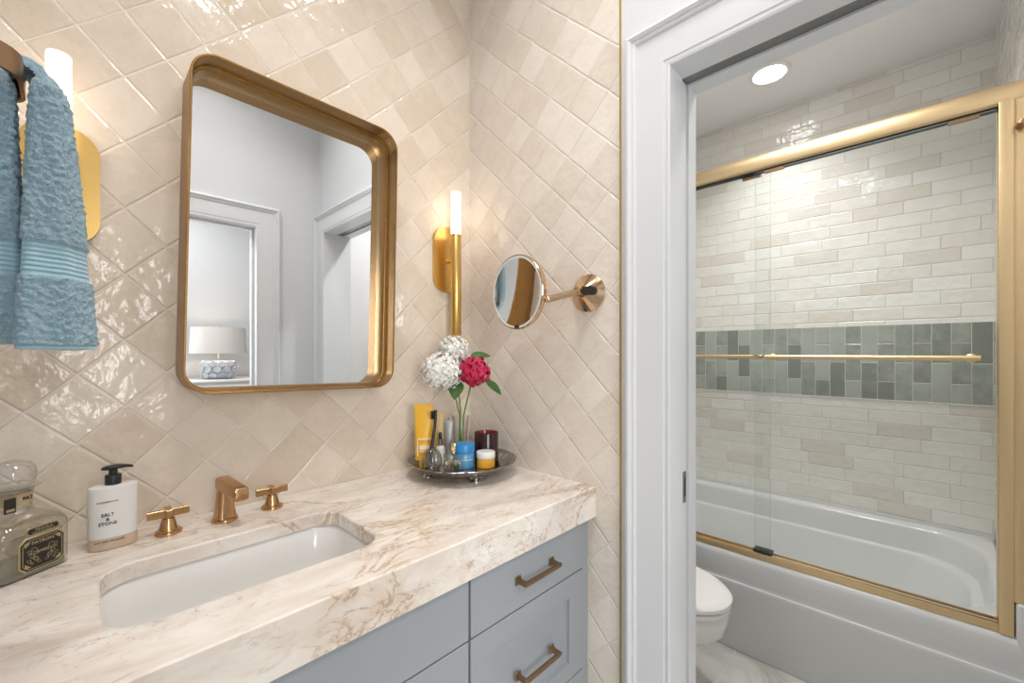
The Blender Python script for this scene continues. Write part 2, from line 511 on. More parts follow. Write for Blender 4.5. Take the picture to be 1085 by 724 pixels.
def writing(name, s, size, mat, parent, mtx, depth=0.0002, width=None, space=1.0):
    cu = bpy.data.curves.new(name, 'FONT')
    cu.body = s
    cu.size = size
    cu.align_x = 'CENTER'; cu.align_y = 'CENTER'
    cu.extrude = depth
    cu.space_character = space
    cu.offset = size * 0.014
    cu.resolution_u = 3
    t = bpy.data.objects.new(name, cu)
    COL.objects.link(t)
    bpy.context.view_layer.update()
    dg = bpy.context.evaluated_depsgraph_get()
    me = bpy.data.meshes.new_from_object(t.evaluated_get(dg))
    bpy.data.objects.remove(t)
    if width:
        xs = [v.co.x for v in me.vertices]
        k = width / max(1e-6, max(xs) - min(xs))
        for v in me.vertices: v.co.x *= k
    me.transform(mtx)
    me.materials.clear()
    me.materials.append(M[mat])
    o = bpy.data.objects.new(name, me)
    COL.objects.link(o)
    o.parent = parent
    return o

UPRIGHT = Matrix.Rotation(RAD(90), 4, 'X')       # text in the xz plane, facing -y

# ------------------------------------------------------------------ room shell
CEIL = 2.69
LEFT = -1.25
FAR = -1.54
T = 0.163                                        # thickness of the pocket door wall

struct('floor', MB().box(LEFT - 0.1, 1.85, FAR - 0.12, 0.12, -0.06, 0.0), 'floor')
struct('ceiling', MB().box(LEFT - 0.1, T, FAR - 0.12, 0.12, VCEIL, VCEIL + 0.08), 'ceiling')
struct('ceiling_toilet', MB().box(T + 0.0005, 1.85, FAR - 0.12, 0.12, CEIL, CEIL + 0.08), 'ceiling')
struct('wall_back', MB().box(LEFT - 0.1, 0.001, 0.0, 0.12, 0.0, VCEIL), 'tile_back')
struct('wall_toilet_back', MB().box(0.001, 0.90, 0.0, 0.12, 0.0, CEIL), 'paint_bright')
struct('wall_shower_left', MB().box(0.90, 1.85, 0.0, 0.12, 0.0, CEIL), 'brick_side')
struct('wall_left', MB().box(LEFT - 0.1, LEFT, FAR - 0.12, 0.0, 0.0, VCEIL), 'paint')
# wall with the pocket door: tiled end, painted rest
OY0, OY1, OZ = -0.811, -1.425, 2.043             # the opening
struct('wall_right_tiled', MB().box(0.0, 0.03, -0.660, 0.0, 0.0, VCEIL), 'tile_right')
wr = MB()
wr.box(0.0305, T, -0.660, -0.0005, 0.0, VCEIL)
wr.box(0.002, T, OY0 - 0.0 + 0.012, -0.6605, 0.0, VCEIL)
wr.box(0.002, T, OY1 - 0.012, OY0 + 0.012, OZ + 0.012, VCEIL)
wr.box(0.002, T, FAR, OY1 - 0.012, 0.0, VCEIL)
struct('wall_right', wr, 'paint')
struct('trim_1', MB().box(-0.0035, 0.004, -0.6640, -0.6600, 0.0, VCEIL, 0.0006, 1), 'brass')

def casing_profile():
    # (distance outward from opening edge, height off the wall)
    return [(0.0, 0.0), (0.0, 0.014), (0.006, 0.016), (0.008, 0.0135), (0.016, 0.0135), (0.018, 0.016), (0.092, 0.0175), (0.094, 0.022), (0.099, 0.0245),
            (0.103, 0.0225), (0.105, 0.027), (0.112, 0.031), (0.120, 0.028), (0.124, 0.022), (0.124, 0.0)]

def casing(name, path_fn):
    """mitred casing: path_fn(station, outward d, height h) for the four stations"""
    prof = casing_profile()
    rings = [[path_fn(k, d, h) for d, h in prof] for k in range(4)]
    return struct(name, MB().loft(rings, True, True), 'gloss_paint', sharp=18)

def right_casing(k, d, h):
    y0, y1 = OY0 + d, max(OY1 - d, FAR + 0.0005)
    return [(0.002 - h, y0, 0.0), (0.002 - h, y0, OZ + d), (0.002 - h, y1, OZ + d), (0.002 - h, y1, 0.0)][k]
casing('trim_2', right_casing)

# jamb linings of the pocket opening: near half, slot, far half
jb = MB()
jb.box(0.002, 0.066, OY0, OY0 + 0.012, 0.0, OZ + 0.012)
jb.box(0.110, T, OY0, OY0 + 0.012, 0.0, OZ + 0.012)
jb.box(0.002, 0.066, OY1, OY0, OZ, OZ + 0.012)
jb.box(0.110, T, OY1, OY0, OZ, OZ + 0.012)
jb.box(0.002, T, OY1 - 0.012, OY1, 0.0, OZ + 0.012)
struct('trim_3', jb, 'gloss_paint')
struct('trim_4', MB().box(0.067, 0.109, OY1, OY0 + 0.011, OZ + 0.006, OZ + 0.0115), 'steel')
# pocket door slid into its slot, only its edge shows
pd = struct('door_1', MB().box(0.0705, 0.1055, OY0 + 0.004, OY0 + 0.62, 0.012, OZ + 0.004, 0.0015, 1), 'gloss_paint')
# the leaf hides in the wall; keep it inside the wall thickness
lt = MB()
lt.box(0.0795, 0.0965, OY0 + 0.0015, OY0 + 0.0045, 0.888, 0.973, 0.001, 1)
lt.build('latch_plate', 'steel', pd)
MB().box(0.084, 0.092, OY0 + 0.0008, OY0 + 0.0020, 0.905, 0.957).build('finger_pull', 'black', pd)

# opposite wall with the bedroom doorway
BX0, BX1 = -1.115, -0.352
wf = MB()
wf.box(BX1 + 0.012, T, FAR - 0.12, FAR, 0.0, VCEIL)
wf.box(BX0 - 0.012, BX1 + 0.012, FAR - 0.12, FAR, 2.032 + 0.012, VCEIL)
wf.box(LEFT, BX0 - 0.012, FAR - 0.12, FAR, 0.0, VCEIL)
struct('wall_front', wf, 'paint')
def front_casing(k, d, h):
    x0, x1, z = BX0 - d, BX1 + d, 2.032 + d
    return [(x0, FAR + h, 0.0), (x0, FAR + h, z), (x1, FAR + h, z), (x1, FAR + h, 0.0)][k]
casing('trim_5', front_casing)
jf = MB()
jf.box(BX1, BX1 + 0.012, FAR - 0.12, FAR, 0.0, 2.044)
jf.box(BX0 - 0.012, BX0, FAR - 0.12, FAR, 0.0, 2.044)
jf.box(BX0, BX1, FAR - 0.12, FAR, 2.032, 2.044)
jf.box(BX1 - 0.012, BX1, FAR - 0.075, FAR - 0.04, 0.0, 2.032)
jf.box(BX0, BX1 - 0.012, FAR - 0.075, FAR - 0.04, 2.020, 2.032)
struct('trim_6', jf, 'gloss_paint')

# toilet room and shower shell
struct('wall_toilet_side', MB().box(T, 0.895, FAR - 0.12, FAR, 0.0, CEIL), 'paint_bright')
struct('wall_shower_right', MB().box(0.8955, 1.85, FAR - 0.10, -1.512, 0.0, CEIL), 'brick_side')
BKX = 1.70
struct('wall_shower_back', MB().box(BKX, BKX + 0.12, -1.512, 0.0, 0.0, 1.068), 'brick')
struct('wall_shower_back_top', MB().box(BKX, BKX + 0.12, -1.512, 0.0, 1.436, CEIL), 'brick')
struct('trim_7', MB().box(BKX, BKX + 0.12, -1.512, 0.0, 1.0685, 1.4355), 'band')
struct('trim_8', MB().box(BKX - 0.004, BKX + 0.01, -1.512, 0.0, 1.062, 1.0685, 0.001, 1), 'brick_side')

# bedroom seen through the doorway in the mirror
BY = -3.05
struct('floor_bedroom', MB().box(-2.4, 0.9, BY - 0.1, FAR - 0.1201, -0.06, 0.0), 'bed_floor')
struct('ceiling_bedroom', MB().box(-2.4, 0.9, BY - 0.1, FAR - 0.1201, CEIL, CEIL + 0.08), 'ceiling')
WX0, WX1, WZ0, WZ1 = -2.08, -0.92, 0.87, 2.23
wb = MB()
wb.box(-2.4, WX0, BY - 0.1, BY, 0.0, CEIL); wb.box(WX1, 0.9, BY - 0.1, BY, 0.0, CEIL)
wb.box(WX0, WX1, BY - 0.1, BY, 0.0, WZ0); wb.box(WX0, WX1, BY - 0.1, BY, WZ1, CEIL)
struct('wall_bedroom_back', wb, 'bed_paint')
wn = MB()
for (a, b_, c, d) in ((WX0, WX1, WZ0, WZ0 + 0.05), (WX0, WX1, WZ1 - 0.05, WZ1), (WX0, WX0 + 0.05, WZ0 + 0.05, WZ1 - 0.05), (WX1 - 0.05, WX1, WZ0 + 0.05, WZ1 - 0.05), ((WX0 + WX1) / 2 - 0.02, (WX0 + WX1) / 2 + 0.02, WZ0 + 0.05, WZ1 - 0.05)):
    wn.box(a, b_, BY - 0.07, BY - 0.03, c, d, 0.003, 1)
win = struct('added_window_1', wn, 'gloss_paint')  # unseen window added to go with the fill lamp
MB().box(WX0 + 0.05, WX1 - 0.05, BY - 0.053, BY - 0.049, WZ0 + 0.05, WZ1 - 0.05).build('pane', 'clear', win)
struct('wall_bedroom_right', MB().box(0.8, 0.9, BY, FAR - 0.121, 0.0, CEIL), 'bed_paint')
struct('wall_bedroom_left', MB().box(-2.4, -2.3, BY, FAR - 0.121, 0.0, CEIL), 'bed_paint')

# ------------------------------------------------------------------ countertop
SX, SY, SW, SH, SR = -0.835, -0.328, 0.425, 0.258, 0.055
CT, CB, CF = 0.9035, 0.8135, -0.582
cxa, cxb, cya, cyb = LEFT + 0.001, -0.001, CF, -0.001
angs = set()
for i in range(160): angs.add(round(2 * pi * i / 160, 6))
for (X, Y) in ((cxa, cya), (cxa, cyb), (cxb, cya), (cxb, cyb)):
    angs.add(round(math.atan2(Y - SY, X - SX) % (2 * pi), 6))
angs = sorted(angs)
def ray_rect(inset, z):
    out = []
    for a in angs:
        dx, dy = cos(a), sin(a)
        t = 1e9
        if dx > 1e-9: t = min(t, (cxb - inset - SX) / dx)
        if dx < -1e-9: t = min(t, (cxa + inset - SX) / dx)
        if dy > 1e-9: t = min(t, (cyb - inset - SY) / dy)
        if dy < -1e-9: t = min(t, (cya + inset - SY) / dy)
        out.append((SX + dx * t, SY + dy * t, z))
    return out
rings = [rr_ring(angs, SX, SY, SW, SH, SR, CT - 0.032), rr_ring(angs, SX, SY, SW, SH, SR, CT - 0.003),
         rr_ring(angs, SX, SY, SW + 0.005, SH + 0.005, SR + 0.0025, CT), ray_rect(0.003, CT), ray_rect(0.0, CT - 0.003),
         ray_rect(0.0, CB), ray_rect(0.035, CB), ray_rect(0.035, CT - 0.032)]
ct = MB().loft(rings, close=True).build('countertop', 'counter', sharp=25)
tag(ct, 'thick cream marble countertop with brown veins on the vanity', 'countertop')

# undermount sink
sk = thing('undermount_sink', 'white rectangular undermount sink set into the marble countertop', 'sink', (SX, SY, 0.74))
A2 = [2 * pi * i / 96 for i in range(96)]
zt = CT - 0.0325 - 0.74
prof = [(0.022, 0.0, zt), (0.006, -0.0, zt), (0.000, 0.002, zt - 0.010), (-0.008, 0.004, zt - 0.07), (-0.018, 0.008, zt - 0.098), (-0.040, 0.015, zt - 0.118),
        (-0.075, 0.02, zt - 0.126), (-0.17, 0.02, zt - 0.129)]
rings = []
for (d, rr, z) in prof:
    w, h = SW + 2 * d, max(0.02, SH + 2 * d * (0.75 if d < -0.1 else 1))
    rings.append(rr_ring(A2, 0, 0, w, h, min(SR + rr, w / 2 - 0.001, h / 2 - 0.001), z))
outer = [(-0.10, 0.02, zt - 0.139), (-0.03, 0.015, zt - 0.13), (0.006, 0.004, zt - 0.09), (0.022, 0.0, zt - 0.006)]
rings2 = []
for (d, rr, z) in outer:
    w, h = SW + 2 * d, max(0.02, SH + 2 * d)
    rings2.append(rr_ring(A2, 0, 0, w, h, min(SR + rr, h / 2 - 0.001), z))
b = MB().loft(rings[::-1] , True, False)
b.loft(rings2 + [rings[0]], True, False)
basin = b.build('basin', 'porcelain', sk, sharp=40)
dr = MB().lathe([(0.0215, 0.0), (0.0215, 0.003), (0.017, 0.0042), (0.006, 0.0035), (0.001, 0.0035)], (0, 0.02, zt - 0.1288), 32)
dr.build('drain', 'bronze', sk)

# ------------------------------------------------------------------ vanity cabinet
vc = thing('vanity_cabinet', 'blue grey vanity cabinet with drawers under the marble countertop', 'cabinet', (0, 0, 0))
FY = -0.555
bd = MB()
bd.box(LEFT + 0.002, -0.002, -0.534, -0.515, 0.10, 0.812)
bd.box(LEFT + 0.002, LEFT + 0.02, -0.515, -0.004, 0.10, 0.812)
bd.box(-0.02, -0.002, -0.515, -0.004, 0.10, 0.812)
bd.box(LEFT + 0.02, -0.02, -0.515, -0.004, 0.10, 0.12)
bd.box(LEFT + 0.002, -0.002, -0.47, -0.45, 0.0, 0.10)
bd.box(LEFT + 0.002, -0.002, -0.556, -0.534, 0.8065, 0.812)
bd.box(-0.031, -0.002, -0.552, -0.534, 0.10, 0.8065, 0.001, 1)
bd.build('cabinet_body', 'cabinet', vc)

def front(name, x0, x1, z0, z1, shaker, parent, rail=0.064):
    m = MB()
    if not shaker:
        m.box(x0, x1, FY, -0.535, z0, z1, 0.0015, 2)
    else:
        # one board with a recessed centre
        ix0, ix1, iz0, iz1 = x0 + rail, x1 - rail, z0 + rail * 0.72, z1 - rail * 0.95
        def R(a0, a1, b0, b1, y): return [(a0, y, b0), (a1, y, b0), (a1, y, b1), (a0, y, b1)]
        m.loft([R(x0, x1, z0, z1, -0.535), R(x0, x1, z0, z1, FY + 0.0012), R(x0 + 0.0012, x1 - 0.0012, z0 + 0.0012, z1 - 0.0012, FY),
                R(ix0, ix1, iz0, iz1, FY), R(ix0 + 0.001, ix1 - 0.001, iz0 + 0.001, iz1 - 0.001, FY + 0.009)], True, True)
    return m.build(name, 'cabinet', parent, sharp=20)

def pull(parent, cx, z, length=0.132, vertical=False):
    m = MB()
    for s in (-1, 1):
        x = cx + s * length / 2
        m.prism(rrect(0.020, 0.022, 0.002, 3, x, z), 'y', FY, FY - 0.004, 0.0012, 1)
        m.loft([[(x + u, FY - 0.003, z + v) for u, v in ((-.008, -.008), (.008, -.008), (.008, .008), (-.008, .008))],
                [(x + u, FY - 0.010, z + v) for u, v in ((-.0048, -.0048), (.0048, -.0048), (.0048, .0048), (-.0048, .0048))],
                [(x + u, FY - 0.030, z + v) for u, v in ((-.0048, -.0048), (.0048, -.0048), (.0048, .0048), (-.0048, .0048))]], True, True)
    m.box(cx - length / 2 - 0.006, cx + length / 2 + 0.006, FY - 0.034, FY - 0.0245, z - 0.0052, z + 0.0052, 0.0018, 2)
    return m.build('pull_handle', 'pull', parent, sharp=25)

d1 = front('drawer', -0.4655, -0.0335, 0.663, 0.8035, False, vc); pull(d1, -0.248, 0.735)
d2 = front('drawer', -0.4655, -0.0335, 0.366, 0.6585, True, vc); pull(d2, -0.248, 0.498)
d3 = front('drawer', -0.4655, -0.0335, 0.112, 0.3615, True, vc); pull(d3, -0.248, 0.242)
front('false_front', -1.052, -0.4715, 0.663, 0.8035, False, vc)
for (a, b_) in ((-1.052, -0.7635), (-0.7595, -0.4715)):
    dd = front('cabinet_door', a, b_, 0.112, 0.6585, True, vc, 0.06)
    MB().box(a + (0.255 if a < -1 else 0.025), a + (0.265 if a < -1 else 0.035), FY - 0.034, FY - 0.024, 0.50, 0.62, 0.002, 2) \
        .box(a + (0.255 if a < -1 else 0.025), a + (0.265 if a < -1 else 0.035), FY - 0.026, FY, 0.505, 0.515).box(a + (0.255 if a < -1 else 0.025), a + (0.265 if a < -1 else 0.035), FY - 0.026, FY, 0.605, 0.615).build('pull_handle', 'pull', dd)
front('filler_panel', LEFT + 0.003, -1.056, 0.112, 0.8035, False, vc)

# ------------------------------------------------------------------ widespread tap set
sp = thing('faucet_spout', 'rose bronze faucet spout behind the sink between two cross handles', 'faucet', (-0.8310, -0.088, CT), RAD(11))
MB().lathe([(0.0268, 0.0), (0.0272, 0.003), (0.0265, 0.0058), (0.0225, 0.0068), (0.0225, 0.0085), (0.0195, 0.0095)], (0, 0, 0), 40).build('base_ring', 'bronze', sp)
rings = []
for (z, w, d) in ((0.008, 0.0400, 0.0400), (0.025, 0.0360, 0.0360), (0.050, 0.0315, 0.0320), (0.070, 0.0290, 0.030), (0.078, 0.0284, 0.0295)):
    rings.append([(x, y, z) for x, y in rrect(w, d, 0.009, 5)])
MB().loft(rings).build('column', 'bronze', sp, sharp=40)
rings = []
path = [(0.0175, 0.0862, 0.018), (0.0165, 0.0866, 0.025), (0.0125, 0.0868, 0.0295), (0.0060, 0.0868, 0.0310), (-0.040, 0.0815, 0.0315), (-0.078, 0.0768, 0.0315), (-0.0835, 0.0761, 0.0298), (-0.0855, 0.0758, 0.0250)]
for (y, z, h) in path:
    rings.append([(u, y + v * 0.08, z + v) for u, v in rrect(0.0295 * (1 if h > 0.029 else 0.87 if h > 0.0245 else 0.7), h, 0.0075, 6)])
MB().loft(rings).build('spout', 'bronze', sp, sharp=40)
MB().lathe([(0.0085, 0), (0.0085, 0.004)], (0, -0.068, 0.0588), 24).build('aerator', 'black', sp)

def tap_handle(x, y, label):
    h = thing('cross_tap', label, 'tap', (x, y, CT), 0, 'cross handles of the sink faucet')
    MB().lathe([(0.0245, 0.0), (0.0250, 0.003), (0.0243, 0.0058), (0.0205, 0.0068), (0.0205, 0.0088), (0.0175, 0.0100)], (0, 0, 0), 40).build('base_ring', 'bronze', h)
    MB().lathe([(0.0172, 0.0095), (0.0145, 0.020), (0.0120, 0.030), (0.0108, 0.0335), (0.0075, 0.034), (0.0075, 0.0415)], (0, 0, 0), 40).build('stem', 'bronze', h)
    m = MB()
    m.box(-0.0365, 0.0365, -0.0040, 0.0040, 0.0360, 0.0525, 0.0008, 1)
    m.box(-0.0060, 0.0060, -0.0185, 0.0185, 0.0400, 0.0545, 0.0008, 1)
    m.build('cross_bar', 'bronze', h, sharp=20)
    return h
tap_handle(-0.9345, -0.084, 'bronze cross handle beside the white soap dispenser, left of the spout')
tap_handle(-0.7275, -0.081, 'bronze cross handle right of the faucet spout')

# ------------------------------------------------------------------ wall mirror, hung slightly askew
wm = thing('wall_mirror', 'large rounded rectangular mirror in deep antique brass frame above the sink', 'mirror', (-0.6440, 0, 1.594))
wm.rotation_euler = (0, RAD(1.15), 0)
MW, MH, MR = 0.522, 0.790, 0.058
fp = [(0.0, -0.001), (0.0, -0.0985), (0.0010, -0.1000), (0.0040, -0.1000), (0.0050, -0.0985), (0.0052, -0.0580), (0.0062, -0.0565), (0.0088, -0.0565), (0.0095, -0.0550), (0.0095, -0.0520), (0.0075, -0.0510),
      (0.0075, -0.0470), (0.0095, -0.0460), (0.0115, -0.0460), (0.0120, -0.0445), (0.0122, -0.0180), (0.0122, -0.001)]
rings = []
for (o_, y) in fp:
    rings.append([(x, y, z) for x, z in rrect(MW - 2 * o_, MH - 2 * o_, max(0.012, MR - o_), 14)])
MB().loft(rings, close=True).build('frame', 'frame_brass', wm, sharp=28)
MB().prism(rrect(MW - 0.023, MH - 0.023, 0.046, 12), 'y', -0.0200, -0.006).build('mirror_glass', 'mirror', wm)
MB().prism(rrect(MW - 0.02, MH - 0.02, 0.05, 12), 'y', -0.0055, -0.001).build('backing', 'black', wm)

# ------------------------------------------------------------------ sconces
def sconce(x, label):
    t = thing('wall_sconce', label, 'sconce', (x, 0, 1.645), 0, 'brass tube sconces beside the mirror')
    MB().prism(rrect(0.118, 0.240, 0.052, 14), 'y', -0.0005, -0.015, 0.003, 2).build('backplate', 'brass', t, sharp=40)
    MB().tube([(0.0, -0.012, -0.005), (0.0, -0.050, -0.005)], 0.008, 16).build('arm', 'brass', t)
    MB().lathe([(0.0185, -0.2815), (0.0192, -0.2805), (0.0192, 0.083), (0.0185, 0.084)], (0, -0.062, 0), 36).build('rod', 'brass', t, sharp=40)
    MB().lathe([(0.0165, 0.0845), (0.0178, 0.0865), (0.0178, 0.236), (0.0165, 0.2385), (0.004, 0.2395)], (0, -0.062, 0), 36).build('lamp_tube', 'tube', t, sharp=40)
    return t
sconce(-0.117, 'lit brass tube sconce right of the mirror, in the corner above the flowers')
sconce(-1.099, 'lit brass tube sconce left of the mirror, behind the blue towel')

# ------------------------------------------------------------------ magnifying mirror on the tiled end wall
MAGR = 0.113
mg = thing('magnifying_mirror', 'round gold magnifying mirror on a swing arm on the tiled end wall', 'mirror', (0, -0.5565, 1.4800))
MB().lathe([(0.0560, 0.0005), (0.0570, 0.003), (0.0560, 0.006), (0.0200, 0.036), (0.0170, 0.0375)], (0, 0, 0), 56, 'x').build('wall_cone', 'polished', mg, sharp=25)
MB().prism(rrect(0.060, 0.026, 0.0125, 8, -0.012, 0.002), 'x', -0.020, -0.0395, 0.001, 1).build('slot', 'recess_shade', mg)  # solid dark piece, the slot's inner shade is its colour
ctr = Vector((-0.145, 0.1615, 0.004))               # centre of the disc, local
piv = Vector((-0.134, 0.0500, -0.0265))
kn = MB()
kn.box(-0.064, -0.026, -0.0095, 0.0105, -0.010, 0.012, 0.002, 2)
kn.build('knuckle', 'polished', mg)
MB().tube([(-0.052, 0.003, 0.0), piv], 0.0098, 20).build('arm', 'polished', mg)
MAG_RC, MAG_YAW, MAG_PITCH = 0.57, -4.2, -2.0
hd = Matrix.Translation(ctr) @ Matrix.Rotation(RAD(MAG_YAW), 4, 'Z') @ Matrix.Rotation(RAD(MAG_PITCH), 4, 'Y')
rim = MB().lathe([(0.060, -0.0165), (0.106, -0.0150), (0.1115, -0.011), (MAGR, -0.006), (MAGR, 0.004), (0.1115, 0.0060), (0.1095, 0.0062), (0.1090, 0.004), (0.1020, 0.0035)], (0, 0, 0), 64, 'x', True, False)
rim.xf(hd).build('rim', 'polished', mg, sharp=35)
MB().lathe([(0.1025, 0.0036), (0.1028, 0.0056), (0.1088, 0.0056), (0.1090, 0.0036)], (0, 0, 0), 64, 'x', False, False).xf(hd).build('light_ring', 'white_plastic', mg)
gp = []
sag0 = MAG_RC - math.sqrt(MAG_RC ** 2 - 0.1025 ** 2)
for i in range(14):
    r = 0.1025 * (1 - i / 13.0) + 0.0008
    gp.append((r, 0.0050 - sag0 + (MAG_RC - math.sqrt(MAG_RC ** 2 - r * r))))
MB().lathe(gp, (0, 0, 0), 96, 'x', False, True).xf(hd).build('mirror_glass', 'mirror', mg, sharp=None)
MB().box(-0.0068, -0.0045, -0.0105, 0.0105, -0.1090, -0.0990, 0.001, 1).xf(hd).build('sensor', 'black', mg)
MB().ball(piv, 0.0105, 3).build('pivot', 'polished', mg)

# ------------------------------------------------------------------ towel ring and towel at the left edge
tr = thing('towel_ring', 'flat bronze towel ring on the left wall holding the blue towel', 'towel ring', (LEFT, -0.50, 1.628))
def ring_outline(w, h, r): return rrect(w, h, r, 10)
o_out = [(x + 0.066, y) for x, y in rrect(0.132, 0.110, 0.034, 10)]
o_in = [(x + 0.066, y) for x, y in rrect(0.124, 0.102, 0.030, 10)]
MB().loft([[(x, y, -0.014) for x, y in o_out], [(x, y, 0.014) for x, y in o_out], [(x, y, 0.014) for x, y in o_in], [(x, y, -0.014) for x, y in o_in]], close=True).build('loop', 'pull', tr, sharp=30)
MB().lathe([(0.024, -0.0005), (0.024, 0.008), (0.018, 0.012)], (0, 0, 0), 32, 'x').build('wall_plate', 'pull', tr)

def towel_material():
    m, nt, out = new_mat('blue_terry_cloth')
    g = NT(nt)
    vec, x, y, z = g.coords()
    n = g.noise(vec, 420, 3, 0.7)
    n2 = g.noise(vec, 55, 3, 0.6)
    c = g.mix(n, (0.13, 0.33, 0.49), (0.70, 0.91, 1.0))
    c = g.mix(g.m('MULTIPLY', n2, 0.5), c, (0.36, 0.58, 0.70))
    inband = g.m('MULTIPLY', g.smooth(z, -0.2635, -0.2605), g.m('SUBTRACT', 1.0, g.smooth(z, -0.2245, -0.2215)))
    rib = g.m('SINE', g.m('MULTIPLY', z, 2 * pi / 0.0056))
    hem = g.m('SUBTRACT', 1.0, g.smooth(z, -0.345, -0.342))
    flat = g.m('MAXIMUM', inband, hem)
    c = g.mix(flat, c, g.mix(g.m('ADD', g.m('MULTIPLY', rib, 0.3), 0.5), (0.24, 0.45, 0.56), (0.48, 0.70, 0.80)))
    h = g.m('MULTIPLY', n, 0.005)
    h = g.m('MULTIPLY', h, g.m('SUBTRACT', 1.0, g.m('MULTIPLY', flat, 0.85)))
    h = g.m('ADD', h, g.m('MULTIPLY', g.m('MULTIPLY', rib, inband), 0.0007))
    g.princ(out, c, 0.95, 0.0, g.bump(h, 1.0, 1.0), Sheen_Weight=0.4)
    return m
M['towel'] = towel_material()
tw = thing('hand_towel', 'blue terry hand towel hanging folded from the towel ring at left', 'towel', (-1.10, -0.50, 1.652))
def lobe(zt, zb, cx0, cx1, rx0, rx1, ry, seed, cy=0.0, steps=230, n=170, turn=False):
    rings = []
    for k in range(steps + 1):
        f = k / steps
        z = zt + (zb - zt) * f
        topr = min(1.0, math.sqrt(max(0.0, 1 - (1 - min(1, f / 0.10)) ** 2)) + 0.02)
        e = f ** 0.8
        cx = cx0 + (cx1 - cx0) * e
        rx = (rx0 + (rx1 - rx0) * e) * topr
        ryk = ry * (0.85 + 0.25 * f) * topr
        if f > 0.985: rx *= 0.96; ryk *= 0.92
        ring = []
        for i in range(n):
            t = 2 * pi * i / n
            ct_, st_ = cos(t), sin(t)
            q = 2.6
            px = math.copysign(abs(ct_) ** (2 / q), ct_)
            py = math.copysign(abs(st_) ** (2 / q), st_)
            fold = 1 + 0.15 * sin(3 * t + seed + 1.2 * f) * (0.5 + f * 0.7) + 0.07 * sin(5 * t + 2.2 * seed - f)
            P = Vector((cx + rx * px * fold, cy + ryk * py * fold, z))
            band = (-0.2635 < z < -0.2215) or z < -0.343
            amp = 0.0004 if band else 0.0026
            nn = noise.noise(P * 190 + Vector((seed, 0, 0))) + 0.6 * noise.noise(P * 420)
            pin = -0.0022 if (-0.2635 < z < -0.2215) else 0.0
            d = Vector((px, py, 0)).normalized() if (px or py) else Vector((1, 0, 0))
            P += d * (nn * amp + pin)
            P.z += noise.noise(P * 24 + Vector((0, seed, 3))) * (0.004 if f > 0.9 else 0.0)
            ring.append(P)
        rings.append(ring)
    return MB().loft(rings, True, True)
lobe(-0.016, -0.3475, 0.0005, 0.0060, 0.014, 0.0325, 0.045, 0.6).build('front_fold', 'towel', tw, sharp=60)
lobe(-0.018, -0.340, -0.0405, -0.0440, 0.0135, 0.0270, 0.045, 2.1, 0.010).build('rear_fold', 'towel', tw, sharp=60)
arch = [(-0.0205 + rr_ * cos(RAD(t_)), -0.0165 + rr_ * sin(RAD(t_))) for rr_, ts in ((0.0235, range(-20, 201, 10)), (0.0125, range(200, -21, -10))) for t_ in ts]
MB().prism(arch, 'y', 0.004, 0.050, 0.004, 3).build('top_fold', 'towel', tw, sharp=60)

# ------------------------------------------------------------------ soap dispenser
M['frosted'] = simple('frosted_white_bottle', (0.80, 0.785, 0.765), 0.38, Subsurface_Weight=0.15)
M['amber_soap'] = simple('frosted_bottle_with_tan_soap', (0.60, 0.46, 0.34), 0.35)
sd = thing('soap_dispenser', 'frosted white oval soap bottle with black pump beside the left faucet handle', 'soap dispenser', (-1.0225, -0.080, CT))
def ell_ring(a, b_, z, n=56, q=2.25):
    out = []
    for i in range(n):
        t = 2 * pi * i / n
        out.append((a * math.copysign(abs(cos(t)) ** (2 / q), cos(t)), b_ * math.copysign(abs(sin(t)) ** (2 / q), sin(t)), z))
    return out
MB().loft([ell_ring(0.0340, 0.0200, 0.0), ell_ring(0.0372, 0.0225, 0.0015), ell_ring(0.0376, 0.0228, 0.004), ell_ring(0.0376, 0.0228, 0.0245)], True, True).build('soap_level', 'amber_soap', sd, sharp=50)
MB().loft([ell_ring(0.0376, 0.0228, 0.0246), ell_ring(0.0376, 0.0228, 0.121), ell_ring(0.0372, 0.0224, 0.1245), ell_ring(0.034, 0.0195, 0.1262), ell_ring(0.012, 0.010, 0.1275)], True, True).build('bottle', 'frosted', sd, sharp=50)
pm = MB()
pm.lathe([(0.0128, 0.1270), (0.0130, 0.1280), (0.0130, 0.1455), (0.0120, 0.1470), (0.0070, 0.1475), (0.0068, 0.1570), (0.0115, 0.1585)], (0, 0, 0), 36)
rings = []
for (x, w, h, zc) in ((-0.0185, 0.004, 0.002, 0.1600), (-0.0165, 0.012, 0.005, 0.1605), (-0.009, 0.018, 0.0085, 0.1615), (0.0, 0.0195, 0.0100, 0.1622), (0.010, 0.0165, 0.0085, 0.1622), (0.021, 0.011, 0.0062, 0.1608), (0.029, 0.0085, 0.0045, 0.1588), (0.031, 0.004, 0.0022, 0.1578)):
    rings.append([(x, u, zc + v) for u, v in rrect(w, h, min(w, h) * 0.45, 4)])
pm.loft(rings)
pm.build('pump', 'black', sd, sharp=40)
FRONT = lambda x, y, z: Matrix.Translation((x, y, z)) @ UPRIGHT
M['ink'] = simple('dark_grey_ink', (0.06, 0.06, 0.065), 0.5)
writing('lettering', 'SALT\n&\nSTONE', 0.0088, 'ink', sd, FRONT(-0.009, -0.0226, 0.0625), 0.0006)
writing('small_lettering', 'BLACK ROSE & OUD', 0.0034, 'ink', sd, FRONT(-0.009, -0.0226, 0.0975), 0.0006)
writing('small_lettering', 'BODY WASH / GEL DOUCHE', 0.0034, 'ink', sd, FRONT(-0.006, -0.0229, 0.0185), 0.0006)

